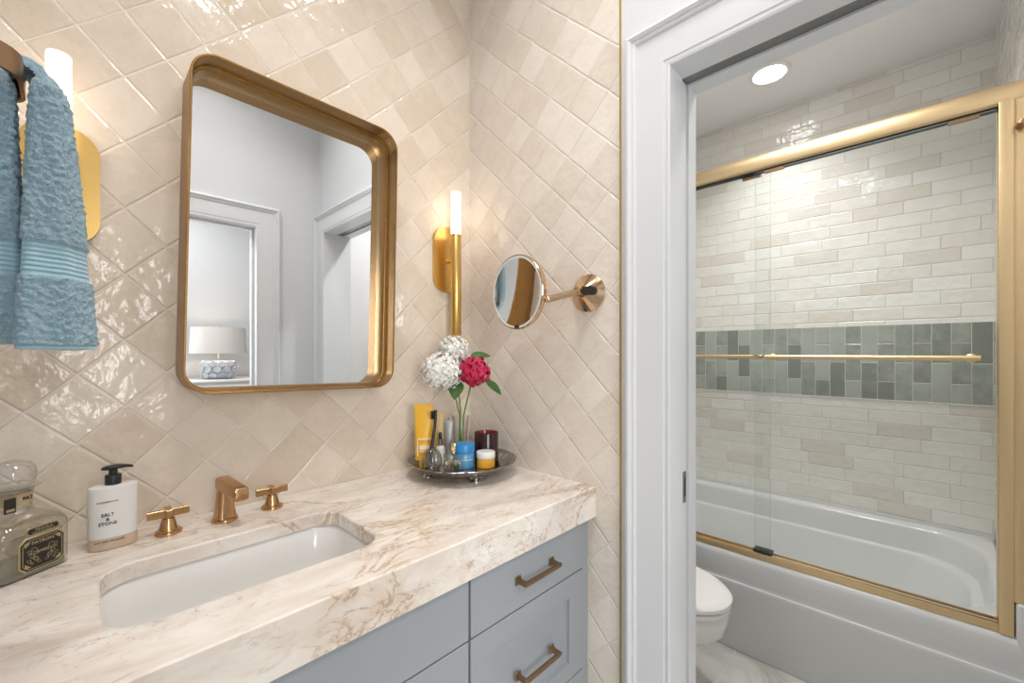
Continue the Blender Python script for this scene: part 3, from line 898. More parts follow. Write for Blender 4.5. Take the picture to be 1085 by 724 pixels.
# ------------------------------------------------------------------ glass tequila decanter with a dark label, at the left edge
dc = thing('glass_decanter', 'square clear glass liquor decanter with black and gold label at far left', 'bottle', (-1.1545, -0.0930, CT), RAD(35.5))
M['label_black'] = simple('black_label', (0.022, 0.018, 0.014), 0.4)
M['label_gold'] = simple('dull_gold_foil', (0.50, 0.42, 0.24), 0.35, 0.55)
M['spirit'] = thin_glass('pale_liquid', (0.93, 0.90, 0.80), 0.6)
M['tan_ribbon'] = simple('tan_ribbon', (0.52, 0.39, 0.24), 0.6, nscale=150, namt=0.1)
DW = 0.0535
def sq(w, r, z): return [(x, y, z) for x, y in rrect(2 * w, 2 * w, r, 8)]
MB().loft([sq(0.044, 0.014, 0.0), sq(DW - 0.002, 0.016, 0.002), sq(DW, 0.017, 0.006), sq(DW, 0.017, 0.080), sq(DW - 0.001, 0.018, 0.086), sq(0.048, 0.022, 0.095), sq(0.037, 0.026, 0.103), sq(0.0265, 0.0255, 0.109),
           sq(0.0228, 0.0225, 0.114), sq(0.0225, 0.0223, 0.142), sq(0.0262, 0.0260, 0.1465), sq(0.0262, 0.0260, 0.1495), sq(0.020, 0.0198, 0.150)], True, True).build('bottle', 'decanter', dc, sharp=50)
M['bottom_glass'] = simple('green_tinted_glass_foot', (0.17, 0.19, 0.15), 0.1)
MB().loft([sq(0.043, 0.014, 0.0012), sq(DW - 0.004, 0.015, 0.003), sq(DW - 0.003, 0.016, 0.009), sq(DW - 0.004, 0.016, 0.0105)], True, True).build('glass_foot', 'bottom_glass', dc, sharp=50)
M['liquid'] = thin_glass('pale_golden_spirit', (0.97, 0.955, 0.88), 0.7, 0.05, 0.05, (0.84, 0.80, 0.66))
MB().loft([sq(DW - 0.008, 0.014, 0.0110), sq(DW - 0.006, 0.015, 0.014), sq(DW - 0.006, 0.015, 0.068), sq(DW - 0.007, 0.015, 0.070)], True, True).build('contents', 'liquid', dc, sharp=50)
st = MB()
st.lathe([(0.012, 0.1502), (0.0320, 0.1525), (0.0350, 0.1545), (0.0320, 0.1565), (0.0260, 0.1585), (0.0285, 0.166), (0.0295, 0.177), (0.0275, 0.188), (0.0205, 0.197), (0.010, 0.2015), (0.001, 0.2025)], (0, 0, 0), 48)
st.build('stopper', 'decanter', dc, sharp=60)
MB().loft([sq(0.0232, 0.0228, 0.123), sq(0.0230, 0.0227, 0.143)], False, False).build('neck_ribbon', 'tan_ribbon', dc)
def octo(w, h, c, cx, cz):
    w /= 2; h /= 2
    return [(cx - w + c, cz - h), (cx + w - c, cz - h), (cx + w, cz - h + c), (cx + w, cz + h - c), (cx + w - c, cz + h), (cx - w + c, cz + h), (cx - w, cz + h - c), (cx - w, cz - h + c)]
LX, LZ, LY = 0.006, 0.0400, -DW
lab = MB().prism(octo(0.066, 0.060, 0.009, LX, LZ), 'y', LY + 0.001, LY - 0.0022, 0.0006, 1).build('label', 'label_gold', dc)
MB().prism(octo(0.0615, 0.0555, 0.0085, LX, LZ), 'y', LY - 0.0020, LY - 0.0028).build('label_field', 'label_black', lab)
rm = MB()
for (w, h, c, o_) in ((0.057, 0.051, 0.0080, 0.0), ):
    a = octo(w, h, c, LX, LZ); b_ = octo(w - 0.0016, h - 0.0016, c - 0.0004, LX, LZ)
    rm.loft([[(x, LY - 0.0027, z) for x, z in a], [(x, LY - 0.0032, z) for x, z in a], [(x, LY - 0.0032, z) for x, z in b_], [(x, LY - 0.0027, z) for x, z in b_]], close=True)
for sx in (-1, 1):
    for sz in (-1, 1):
        p = (LX + sx * 0.0255, LZ + sz * 0.0222)
        tri = [p, (p[0] - sx * 0.009, p[1]), (p[0], p[1] - sz * 0.008)]
        rm.prism(tri, 'y', LY - 0.0027, LY - 0.0033)
def scroll(cx, cz, r, a0, a1, k=1.0):
    pts = []
    for i in range(15):
        t = a0 + (a1 - a0) * i / 14
        rr = r * (1 - 0.62 * i / 14)
        pts.append((cx + k * rr * cos(t), LY - 0.0031, cz + rr * sin(t)))
    rm.tube(pts, 0.00035, 5)
for k in (-1, 1):
    for (dx, dz, r) in ((0.012, 0.006, 0.0052), (0.0155, -0.003, 0.0056), (0.010, -0.0105, 0.0048), (0.019, 0.0045, 0.0036), (0.0195, -0.0115, 0.0036)):
        scroll(LX + k * dx, LZ + dz, r, 0.4, 6.4, k)
        scroll(LX + k * (dx - 0.004), LZ + dz - 0.004, r * 0.7, 3.4, 9.0, k)
rm.build('label_ornament', 'label_gold', lab)
writing('lettering', 'PATRON', 0.0074, 'label_gold', lab, FRONT(LX, LY - 0.0030, LZ + 0.0190), 0.0004, 0.031)
writing('lettering', 'ANEJO', 0.0052, 'label_gold', lab, FRONT(LX, LY - 0.0030, LZ + 0.0020), 0.0004, 0.017)
plq = MB().prism(rrect(0.048, 0.0135, 0.0058, 6, LX + 0.001, LZ + 0.0400), 'y', LY + 0.001, LY - 0.0022, 0.0006, 1).build('plaque', 'label_gold', dc)
MB().prism(rrect(0.0440, 0.0098, 0.0042, 6, LX + 0.001, LZ + 0.0400), 'y', LY - 0.0020, LY - 0.0028).build('plaque_field', 'label_black', plq)
writing('lettering', 'TEQUILA', 0.0048, 'label_gold', plq, FRONT(LX + 0.001, LY - 0.0030, LZ + 0.0413), 0.0004, 0.026)
writing('lettering', 'HECHO EN MEXICO', 0.0026, 'label_gold', plq, FRONT(LX + 0.001, LY - 0.0030, LZ + 0.0371), 0.0004, 0.032)
writing('lettering', 'PAT', 0.0085, 'label_black', dc, FRONT(0.006, -0.0234, 0.1335), 0.0004)
MB().box(-0.0275, -0.0115, -0.0256, -0.0235, 0.114, 0.140, 0.0006, 1).build('neck_tag', 'label_black', dc)
MB().box(-0.0250, -0.0140, -0.0262, -0.0254, 0.117, 0.1215).build('tag_mark', 'label_gold', dc)

# ------------------------------------------------------------------ silver tray and what stands on it
TX, TY, TZ = -0.186, -0.186, CT
ty = thing('silver_tray', 'round tarnished silver footed tray with scalloped rim in the countertop corner', 'tray', (TX, TY, TZ))
def scal(t, r): return 1 + (0.030 * abs(cos(5 * t)) - 0.012) * max(0, (r - 0.138) / 0.04) + 0.016 * cos(40 * t) * max(0, min(1, (r - 0.139) / 0.008)) * max(0, min(1, (0.174 - r) / 0.006))
pt = [(0.001, 0.0265), (0.07, 0.0265), (0.138, 0.0265), (0.142, 0.0285), (0.150, 0.034), (0.158, 0.0405), (0.167, 0.0455), (0.1725, 0.0485), (0.1755, 0.0492), (0.1768, 0.0478),
      (0.1755, 0.0462), (0.1675, 0.0430), (0.158, 0.0378), (0.150, 0.0312), (0.143, 0.0258), (0.138, 0.0240), (0.07, 0.0238), (0.001, 0.0238)]
MB().lathe(pt, (0, 0, 0), 320, 'z', True, True, scal).flute(40, 0.0022).build('dish', 'silver', ty, sharp=50)
for k in range(4):
    a = RAD(160 + 90 * k)
    fx, fy = 0.118 * cos(a), 0.118 * sin(a)
    f = MB()
    f.lathe([(0.0130, 0.0), (0.0160, 0.0018), (0.0155, 0.0050), (0.0095, 0.0080), (0.0090, 0.0105), (0.0145, 0.0150), (0.0210, 0.0195), (0.0235, 0.0236)], (fx, fy, 0), 28)
    for s in (-1, 1):
        f.ball((fx - sin(a) * 0.012 * s, fy + cos(a) * 0.019 * s, 0.0155), 0.0080, 2)
    f.build('foot', 'silver', ty, sharp=60)
TF = CT + 0.0266      # tray floor

def squeeze_tube(name, label, loc, w, d, h, capr, caph, mat, capmat, rz, cat='tube'):
    t = thing(name, label, cat, loc, rz)
    rings = []
    for i in range(9):
        f = i / 8
        z = caph + (h - caph) * f
        k = f ** 1.3
        a = (w / 2) * (0.92 + 0.08 * k); b_ = (d / 2) * (1 - k) + 0.0014 * k
        rings.append(ell_ring(a, b_, z, 40, 2.1))
    MB().loft(rings).build('tube_body', mat, t, sharp=50)
    MB().prism([(-w / 2, h - 0.010), (w / 2, h - 0.010), (w / 2, h + 0.001), (-w / 2, h + 0.001)], 'y', -0.0018, 0.0018, 0.0004, 1).build('crimp', mat, t)
    MB().lathe([(capr, 0.0), (capr * 1.02, 0.001), (capr * 1.02, caph - 0.001), (capr, caph - 0.0002)], (0, 0, 0), 36).build('cap', capmat, t)
    return t
M['yellow'] = simple('yellow_plastic', (0.86, 0.47, 0.035), 0.35)
M['amber'] = simple('pale_amber_plastic', (0.72, 0.52, 0.24), 0.35)
M['cream_label'] = simple('cream_print', (0.88, 0.80, 0.62), 0.5)
M['grey_tube'] = simple('grey_metal_tube', (0.40, 0.39, 0.385), 0.35, 0.2)
FACE = RAD(-38)
t = squeeze_tube('sunscreen_tube', 'tall yellow squeeze tube at the back left of the silver tray', (-0.2873, -0.1100, TF), 0.060, 0.036, 0.201, 0.016, 0.022, 'yellow', 'yellow', FACE)
lb = MB()
for (w, h, x, z) in ((0.046, 0.003, 0.004, 0.0905), (0.003, 0.052, -0.0185, 0.064), (0.036, 0.003, 0.006, 0.052)):
    lb.box(x - w / 2, x + w / 2, -0.0215 if z < 0.07 else -0.0185, -0.0105, z - h / 2, z + h / 2)
lb.box(-0.012, 0.024, -0.0198, -0.0105, 0.058, 0.070)
lb.build('printed_panel', 'cream_label', t)
squeeze_tube('cream_tube', 'small pale amber tube behind the dropper bottle on the silver tray', (-0.2180, -0.0960, TF), 0.034, 0.024, 0.170, 0.013, 0.020, 'amber', 'amber', FACE)
t = squeeze_tube('cream_tube', 'slim grey squeeze tube standing behind the blue jar on the silver tray', (-0.1870, -0.1100, TF), 0.034, 0.026, 0.139, 0.013, 0.020, 'grey_tube', 'grey_tube', FACE)
MB().prism([(-0.006, 0.1395), (0.006, 0.1395), (0.004, 0.146), (0.0, 0.150)], 'y', -0.001, 0.001).build('tab', 'silver', t)

# dropper bottle
db = thing('dropper_bottle', 'small frosted dropper bottle with black bulb behind the toothbrush glass', 'bottle', (-0.2340, -0.1270, TF))
MB().lathe([(0.0145, 0.0), (0.0160, 0.0015), (0.0160, 0.048), (0.0150, 0.055), (0.0100, 0.0605), (0.0078, 0.062)], (0, 0, 0), 36).build('bottle', 'frosted', db)
MB().lathe([(0.0085, 0.0622), (0.0085, 0.0815), (0.0065, 0.0830)], (0, 0, 0), 32).build('collar', 'steel', db)
MB().lathe([(0.0058, 0.0832), (0.0062, 0.088), (0.0058, 0.099), (0.0040, 0.1045), (0.001, 0.106)], (0, 0, 0), 28).build('rubber_bulb', 'black', db)

# perfume bottle
pf = thing('perfume_bottle', 'square clear perfume bottle with gold cap at the front of the tray', 'bottle', (-0.2450, -0.2110, TF), RAD(-44))
PW, PD, PH = 0.060, 0.030, 0.052
M['perfume'] = thin_glass('pale_yellow_perfume', (0.88, 0.80, 0.50), 0.8)
M['perfume_body'] = simple('perfume_liquid', (0.62, 0.52, 0.28), 0.1)
MB().box(-PW / 2, PW / 2, -PD / 2, PD / 2, 0.0, PH, 0.003, 3).build('bottle', 'clear_thick', pf, sharp=40)
MB().box(-PW / 2 + 0.007, PW / 2 - 0.007, -PD / 2 + 0.006, PD / 2 - 0.006, 0.007, 0.025, 0.002, 2).build('perfume', 'perfume', pf)
fr = MB()
fr.box(-PW / 2 + 0.006, PW / 2 - 0.006, -PD / 2 - 0.0008, -PD / 2 - 0.0002, 0.026, 0.0272)
fr.box(-PW / 2 + 0.006, -PW / 2 + 0.0072, -PD / 2 - 0.0008, -PD / 2 - 0.0002, 0.006, 0.026)
fr.box(PW / 2 - 0.0072, PW / 2 - 0.006, -PD / 2 - 0.0008, -PD / 2 - 0.0002, 0.006, 0.026)
fr.build('gold_frame', 'label_gold', pf)
M['pale_gold'] = brushed('pale_gold_cap', (0.72, 0.56, 0.30), 0.25)
MB().box(-0.0068, 0.0068, -0.0068, 0.0068, PH + 0.006, PH + 0.032, 0.001, 2).build('cap', 'pale_gold', pf)
MB().lathe([(0.006, PH), (0.006, PH + 0.006)], (0, 0, 0), 24).build('neck', 'pale_gold', pf)

# toothbrush holder and toothbrush
hx_, hy_ = -0.2935, -0.1635
th = thing('toothbrush_holder', 'small round clear glass toothbrush holder at the front left of the tray', 'toothbrush holder', (hx_, hy_, TF))
pr_o = [(0.020, 0.0), (0.029, 0.003), (0.0318, 0.014), (0.0318, 0.030), (0.0285, 0.046), (0.0205, 0.060), (0.0125, 0.0665), (0.0105, 0.0690)]
pr_i = [(0.0085, 0.0690), (0.0100, 0.0650), (0.0175, 0.0580), (0.0255, 0.0450), (0.0285, 0.030), (0.0285, 0.014), (0.024, 0.007), (0.001, 0.006)]
flute = lambda t, r: 1 + 0.035 * cos(12 * t) * (1 if r > 0.015 else 0)
MB().lathe(pr_o + pr_i, (0, 0, 0), 72, 'z', True, True, flute).build('glass', 'clear_thick', th, sharp=60)
tb = thing('toothbrush', 'black toothbrush standing in the round glass holder on the tray', 'toothbrush', (hx_, hy_, TF + 0.0075))
pts = [(-0.009, -0.003, 0.0), (-0.0068, -0.002, 0.030), (-0.001, 0.0, 0.066), (0.006, 0.0, 0.100), (0.0115, 0.0, 0.130), (0.0135, 0.0, 0.152), (0.0138, 0.0, 0.178), (0.0138, 0.0, 0.180)]
MB().tube(pts, [0.0052, 0.0064, 0.0060, 0.0052, 0.0044, 0.0048, 0.0054, 0.003], 14).build('handle', 'black', tb, sharp=60)
br = MB()
for r_ in range(7):
    for c_ in range(3):
        z = 0.1535 + r_ * 0.0037; y = (c_ - 1) * 0.0025
        br.tube([(0.011, y + 0.0, z), (-0.003, y + 0.0, z + 0.0003)], 0.0016, 6)
br.build('bristles', 'black', tb, sharp=60)

# blue jar
M['blue_lid'] = simple('blue_plastic_lid', (0.025, 0.24, 0.56), 0.3)
M['blue_jar'] = simple('blue_frosted_jar', (0.085, 0.27, 0.47), 0.25)
bj = thing('cream_jar', 'blue cosmetic jar with bright blue lid at the middle of the tray', 'jar', (-0.1990, -0.2090, TF))
MB().lathe([(0.0310, 0.0), (0.0328, 0.002), (0.0330, 0.005), (0.0330, 0.046), (0.0315, 0.0485)], (0, 0, 0), 48).build('jar', 'blue_jar', bj)
MB().lathe([(0.0333, 0.0488), (0.0340, 0.0495), (0.0340, 0.0735), (0.0325, 0.0760), (0.0310, 0.0765)], (0, 0, 0), 48, 'z', True, True, lambda t, r: 1 + 0.004 * cos(48 * t)).build('lid', 'blue_lid', bj)
M['pale_print'] = simple('pale_print', (0.70, 0.80, 0.86), 0.5)
pb = MB()
for (z, a0, a1) in ((0.037, -70, -35), (0.029, -80, -20), (0.0275, -80, -20)):
    pts = [(0.0331 * cos(RAD(a0 + (a1 - a0) * i / 8 - 60)), 0.0331 * sin(RAD(a0 + (a1 - a0) * i / 8 - 60)), z) for i in range(9)]
    pb.tube(pts, 0.0005, 6)
pb.build('printed_lines', 'pale_print', bj)

# yellow jar
M['honey'] = simple('honey_yellow_jar', (0.80, 0.42, 0.04), 0.22)
yj = thing('cream_jar', 'short yellow cosmetic jar with white lid at the right front of the tray', 'jar', (-0.1510, -0.2600, TF))
MB().lathe([(0.0265, 0.0), (0.0288, 0.002), (0.0292, 0.005), (0.0292, 0.029), (0.0280, 0.0305)], (0, 0, 0), 48).build('jar', 'honey', yj)
MB().lathe([(0.0300, 0.0308), (0.0304, 0.0318), (0.0304, 0.0480), (0.0294, 0.0500), (0.0280, 0.0505)], (0, 0, 0), 48).build('lid', 'white_plastic', yj)
M['orange_print'] = simple('orange_print', (0.80, 0.20, 0.05), 0.5)
pb = MB()
for (z, a0, a1) in ((0.021, -30, 15), (0.0165, -30, 15), (0.012, -25, 10)):
    pts = [(0.0293 * cos(RAD(a0 + (a1 - a0) * i / 8 - 100)), 0.0293 * sin(RAD(a0 + (a1 - a0) * i / 8 - 100)), z) for i in range(9)]
    pb.tube(pts, 0.0006, 6)
pb.build('printed_lines', 'orange_print', yj)

# candle
M['dark_red'] = thin_glass('dark_red_glass', (0.30, 0.03, 0.03), 1.0, 0.0, 0.05)
M['dark_red_solid'] = simple('dark_red_glass_wall', (0.028, 0.007, 0.009), 0.14)
M['red_inner'] = simple('red_glass_painted_lit', (0.26, 0.02, 0.025), 0.15)  # brighter copy of the jar glass, its lit look put into the colour
M['wax'] = simple('dark_wax', (0.05, 0.012, 0.012), 0.5)
cn = thing('candle', 'dark red glass candle jar at the back right of the silver tray', 'candle', (-0.1010, -0.2080, TF))
MB().lathe([(0.0385, 0.0), (0.0405, 0.002), (0.0408, 0.005), (0.0408, 0.098), (0.0402, 0.0990), (0.0388, 0.0990)], (0, 0, 0), 56, 'z', True, False).build('glass_wall', 'dark_red_solid', cn)
MB().lathe([(0.0387, 0.0990), (0.0380, 0.0975), (0.0380, 0.0605)], (0, 0, 0), 56, 'z', False, False).build('inner_wall', 'red_inner', cn)
MB().lathe([(0.0378, 0.030), (0.0378, 0.060), (0.002, 0.0605)], (0, 0, 0), 56).build('wax', 'wax', cn)

# vase with hydrangeas
vx, vy = -0.1440, -0.1210
vs = thing('glass_vase', 'slim clear glass vase holding the hydrangeas behind the blue jar', 'vase', (vx, vy, TF))
MB().lathe([(0.0255, 0.0), (0.0275, 0.002), (0.0275, 0.010), (0.0225, 0.040), (0.0240, 0.085), (0.0300, 0.150), (0.0292, 0.1503), (0.0230, 0.085), (0.0215, 0.040), (0.0245, 0.012), (0.001, 0.010)], (0, 0, 0), 48).build('glass', 'clear', vs, sharp=60)
M['stem'] = simple('green_stem', (0.16, 0.27, 0.06), 0.5, nscale=60, namt=0.3)
M['leaf'] = simple('dark_green_leaf', (0.055, 0.135, 0.03), 0.42, nscale=40, namt=0.35)
M['petal_white'] = simple('white_petals', (0.94, 0.93, 0.87), 0.6, nscale=70, namt=0.12, Subsurface_Weight=0.0)
M['petal_pink'] = simple('crimson_petals', (0.56, 0.012, 0.075), 0.5, nscale=70, namt=0.4)

def hydrangea(label, head, R, stem_pts, mat, seed, petal, count, sq_=(1, 1, 0.9), leaves=()):
    rnd = random.Random(seed)
    h = Vector(head)
    t = thing('hydrangea', label, 'flower', stem_pts[0], 0, 'hydrangeas in the glass vase')
    L = Vector(stem_pts[0])
    hl = h - L
    m = MB()
    m.ball(hl, R * 0.74, 3, sq_)
    ga = pi * (3 - math.sqrt(5))
    for i in range(count):
        zz = 1 - 2 * (i + 0.5) / count
        rr = math.sqrt(1 - zz * zz)
        th_ = ga * i
        d = Vector((rr * cos(th_), rr * sin(th_), zz)) + Vector((rnd.gauss(0, .08), rnd.gauss(0, .08), rnd.gauss(0, .08)))
        d.normalize()
        c = hl + Vector((d.x * sq_[0], d.y * sq_[1], d.z * sq_[2])) * (R * rnd.uniform(0.82, 1.02))
        nrm = (d + Vector((rnd.gauss(0, .22), rnd.gauss(0, .22), rnd.gauss(0, .22)))).normalized()
        a = nrm.orthogonal().normalized()
        a = (Matrix.Rotation(rnd.uniform(0, 2 * pi), 3, nrm) @ a)
        b_ = nrm.cross(a)
        for k in range(4):
            an = k * pi / 2
            u = a * cos(an) + b_ * sin(an)
            v = -a * sin(an) + b_ * cos(an)
            s_ = petal * rnd.uniform(0.8, 1.15)
            P = [c + nrm * 0.0002, c + u * s_ * 0.45 + v * s_ * 0.46 + nrm * s_ * 0.16, c + u * s_ * 1.0 + v * s_ * 0.36 + nrm * s_ * 0.10, c + u * s_ * 1.12 + nrm * s_ * 0.02,
                 c + u * s_ * 1.0 - v * s_ * 0.36 + nrm * s_ * 0.10, c + u * s_ * 0.45 - v * s_ * 0.46 + nrm * s_ * 0.16]
            vv = [m.bm.verts.new(p) for p in P]
            mid = m.bm.verts.new(c + u * s_ * 0.62 + nrm * s_ * 0.02)
            for q in range(6):
                m.bm.faces.new((vv[q], vv[(q + 1) % 6], mid))
    m.build('flower_head', mat, t, sharp=60, recalc=False)
    sp_ = [Vector(p) - L for p in stem_pts] + [hl]
    MB().tube(sp_, 0.0026, 10).build('stem', 'stem', t)
    for (base, tip, wid, up) in leaves:
        B, Tt = Vector(base) - L, Vector(tip) - L
        ax = (Tt - B); n_ = ax.normalized()
        sd_ = n_.cross(Vector(up)).normalized(); nn = sd_.cross(n_)
        lm = MB()
        K = 10
        rows = []
        for i in range(K + 1):
            f = i / K
            w = wid * (sin(pi * min(1, f ** 0.8)) ** 0.8 if 0 < f < 1 else 0.02)
            c = B + ax * f - nn * (0.012 * f * f)
            rows.append([c - sd_ * w + nn * w * 0.35, c - sd_ * w * 0.5 + nn * w * 0.12, c, c + sd_ * w * 0.5 + nn * w * 0.12, c + sd_ * w + nn * w * 0.35])
        top = [[lm.bm.verts.new(p) for p in r] for r in rows]
        bot = [[lm.bm.verts.new(p - nn * 0.0005) for p in r] for r in rows]
        for i in range(K):
            for j in range(4):
                lm.bm.faces.new((top[i][j], top[i][j + 1], top[i + 1][j + 1], top[i + 1][j]))
                lm.bm.faces.new((bot[i][j], bot[i + 1][j], bot[i + 1][j + 1], bot[i][j + 1]))
            lm.bm.faces.new((top[i][0], top[i + 1][0], bot[i + 1][0], bot[i][0]))
            lm.bm.faces.new((top[i][4], bot[i][4], bot[i + 1][4], top[i + 1][4]))
        lm.build('leaf', 'leaf', t, sharp=60)
    return t
zb = TF + 0.012
hydrangea('upper white hydrangea head, the higher of the two white blooms', (-0.1840, -0.1350, 1.312), 0.052, [(vx + 0.006, vy + 0.004, zb), (vx + 0.002, vy + 0.002, 1.10), (vx - 0.012, vy, 1.20)], 'petal_white', 3, 0.0068, 270,
          leaves=[((-0.165, -0.200, 1.290), (-0.103, -0.235, 1.296), 0.014, (-0.45, -0.6, 0.65))])
hydrangea('lower white hydrangea head at left, the largest bloom', (-0.2400, -0.1420, 1.238), 0.070, [(vx - 0.008, vy - 0.002, zb), (vx - 0.004, vy - 0.002, 1.08), (vx - 0.030, vy - 0.004, 1.165)], 'petal_white', 8, 0.0070, 460,
          leaves=[((-0.195, -0.165, 1.205), (-0.232, -0.200, 1.156), 0.026, (-0.6, -0.75, 0.2))])
hydrangea('crimson pink hydrangea head right of the white blooms', (-0.1560, -0.2080, 1.238), 0.0535, [(vx + 0.002, vy - 0.008, zb), (vx + 0.004, vy - 0.012, 1.08), (vx + 0.004, vy - 0.040, 1.16)], 'petal_pink', 5, 0.0100, 150,
          leaves=[((-0.130, -0.235, 1.205), (-0.072, -0.262, 1.163), 0.017, (-0.45, -0.55, 0.7)), ((-0.115, -0.215, 1.212), (-0.078, -0.225, 1.192), 0.012, (-0.4, -0.6, 0.7))])

# ------------------------------------------------------------------ recessed downlights
def downlight(x, y, label, z=CEIL):
    t = thing('recessed_downlight', label, 'ceiling light', (x, y, z), 0, 'recessed ceiling downlights')
    MB().lathe([(0.092, 0.0), (0.092, -0.004), (0.088, -0.006), (0.074, -0.007), (0.070, -0.004), (0.070, 0.0)], (0, 0, -0.0005), 56, 'z', False, False).build('trim_ring', 'white_plastic', t)
    MB().lathe([(0.0695, -0.001), (0.0695, -0.004), (0.02, -0.0045)], (0, 0, -0.0005), 56).build('lens', 'lit', t)
downlight(1.32, -0.74, 'lit round recessed downlight in the ceiling over the bathtub')
for (lx, ly), s_ in zip(CAN_SPOTS, ('nearer the pocket door', 'nearer the towel ring', 'added as unseen fill in front of the bedroom doorway')):
    downlight(lx, ly, 'lit round recessed downlight over the vanity, ' + s_, VCEIL)
downlight(0.52, -0.95, 'added unseen fill downlight in the ceiling over the toilet')

# ------------------------------------------------------------------ bathtub
tubt = thing('bathtub', 'white alcove bathtub with stepped apron behind the sliding glass doors', 'bathtub', (0, 0, 0))
TX0, TX1, TY0, TY1, RIM = 0.885, BKX - 0.001, -1.511, -0.001, 0.440
tcx, tcy = (TX0 + TX1) / 2 + 0.012, (TY0 + TY1) / 2
TA = [2 * pi * i / 128 for i in range(128)]
for (X, Y) in ((TX0, TY0), (TX0, TY1), (TX1, TY0), (TX1, TY1)):
    TA.append(math.atan2(Y - tcy, X - tcx) % (2 * pi))
TA = sorted(TA)
def tub_outer(ins, z):
    out = []
    for a in TA:
        dx, dy = cos(a), sin(a)
        t = 1e9
        if dx > 1e-9: t = min(t, (TX1 - ins - tcx) / dx)
        if dx < -1e-9: t = min(t, (TX0 + ins - tcx) / dx)
        if dy > 1e-9: t = min(t, (TY1 - ins - tcy) / dy)
        if dy < -1e-9: t = min(t, (TY0 + ins - tcy) / dy)
        out.append((tcx + dx * t, tcy + dy * t, z))
    return out
IW, IH, IR = 0.650, 1.430, 0.20
def tub_in(d, z, r=0.0): return rr_ring(TA, tcx, tcy, IW - 2 * d, IH - 2 * d * 1.3, min(IR + r, (IW - 2 * d) / 2 - 0.005), z)
rings = [tub_outer(0.005, RIM - 0.10), tub_outer(0.001, RIM - 0.050), tub_outer(0.0, RIM - 0.022), tub_outer(0.003, RIM - 0.008), tub_outer(0.012, RIM), tub_in(-0.006, RIM), tub_in(0.0, RIM - 0.004), tub_in(0.006, RIM - 0.016),
         tub_in(0.014, RIM - 0.085, 0.01), tub_in(0.018, RIM - 0.096, 0.01), tub_in(0.040, RIM - 0.100, 0.01), tub_in(0.046, RIM - 0.108, 0.01), tub_in(0.085, 0.14, 0.03), tub_in(0.12, 0.10, 0.03), tub_in(0.18, 0.085, 0.0), tub_in(0.27, 0.083, -0.15)]
def raise_back(p):
    f = max(0.0, min(1.0, (p[0] - 0.96) / 0.55)); f = f * f * (3 - 2 * f)
    return (p[0], p[1], p[2] + 0.052 * f * max(0.0, min(1.0, (p[2] - 0.2) / 0.2)))
rings = [[raise_back(p) for p in r_] for r_ in rings]
MB().loft(rings, False, True).build('basin', 'acrylic', tubt, sharp=40)
# raised tiling flange on the three wall sides
fl = MB()
fl.box(TX1 - 0.008, TX1, TY0, TY1, RIM - 0.02, 0.507, 0.002, 2)
fl.box(TX0, TX0 + 0.09, TY0, TY0 + 0.028, RIM - 0.03, 0.545, 0.008, 3)
fl.box(TX0, TX0 + 0.09, TY1 - 0.028, TY1, RIM - 0.03, 0.545, 0.008, 3)
fl.build('tile_flange', 'acrylic', tubt, sharp=40)
# apron: upper face, ledge, lower face and toe
ap = [(TX0 + 0.0052, RIM - 0.099), (TX0 + 0.007, 0.325), (TX0 + 0.006, 0.318), (TX0 + 0.001, 0.3155), (TX0 + 0.000, 0.312), (TX0 + 0.001, 0.30), (TX0 + 0.022, 0.12), (TX0 + 0.040, 0.002),
      (TX0 + 0.060, 0.002), (TX0 + 0.060, RIM - 0.099)]
MB().loft([[(x, TY0, z) for x, z in ap], [(x, TY1, z) for x, z in ap]]).build('apron', 'acrylic', tubt, sharp=30)

# ------------------------------------------------------------------ shower enclosure
se = thing('shower_door_frame', 'champagne gold frame of the sliding shower doors standing on the tub rim', 'shower frame', (0.92, -0.755, RIM))
def L(x, y, z): return (x - 0.92, y + 0.755, z - RIM)
def lbox(m, x0, x1, y0, y1, z0, z1, b_=0.0015):
    return m.box(x0 - 0.92, x1 - 0.92, y0 + 0.755, y1 + 0.755, z0 - RIM, z1 - RIM, b_, 2)
hp = [(-0.020, 2.062), (-0.028, 2.068), (-0.032, 2.080), (-0.032, 2.096), (-0.028, 2.112), (-0.018, 2.124), (0.0, 2.129), (0.018, 2.124), (0.028, 2.112), (0.032, 2.096), (0.032, 2.066), (0.022, 2.062)]
MB().loft([[(x, -1.5115 + 0.755, z - RIM) for x, z in hp], [(x, -0.0005 + 0.755, z - RIM) for x, z in hp]]).build('header_rail', 'champagne', se, sharp=30)
m = MB(); lbox(m, 0.893, 0.948, -1.45, -0.03, RIM + 0.0005, RIM + 0.010); lbox(m, 0.893, 0.899, -1.45, -0.03, RIM + 0.008, RIM + 0.026); lbox(m, 0.918, 0.922, -1.45, -0.03, RIM + 0.008, RIM + 0.020); lbox(m, 0.942, 0.948, -1.45, -0.03, RIM + 0.008, RIM + 0.024)
m.build('bottom_track', 'champagne', se)
for (a, b_, c) in ((-1.480, -1.449, -1.5115), (-0.034, -0.003, -0.0005)):
    m = MB(); lbox(m, 0.888, 0.950, a, b_, RIM + 0.001, 2.069, 0.002)
    if c < -1: lbox(m, 0.893, 0.945, c, a + 0.002, 0.5455, 2.069, 0.002)
    m.build('wall_jamb', 'champagne', se, sharp=30)
m = MB()
m.tube([L(0.893, -1.492, 1.982), L(0.878, -1.492, 1.982), L(0.872, -1.493, 1.985), L(0.869, -1.495, 1.993)], [0.011, 0.011, 0.010, 0.006], 14)
m.build('bumper', 'pull', se)
m = MB(); lbox(m, 0.898, 0.942, -0.840, -0.772, RIM + 0.0262, RIM + 0.038, 0.002)
m.build('guide_block', 'black', se)
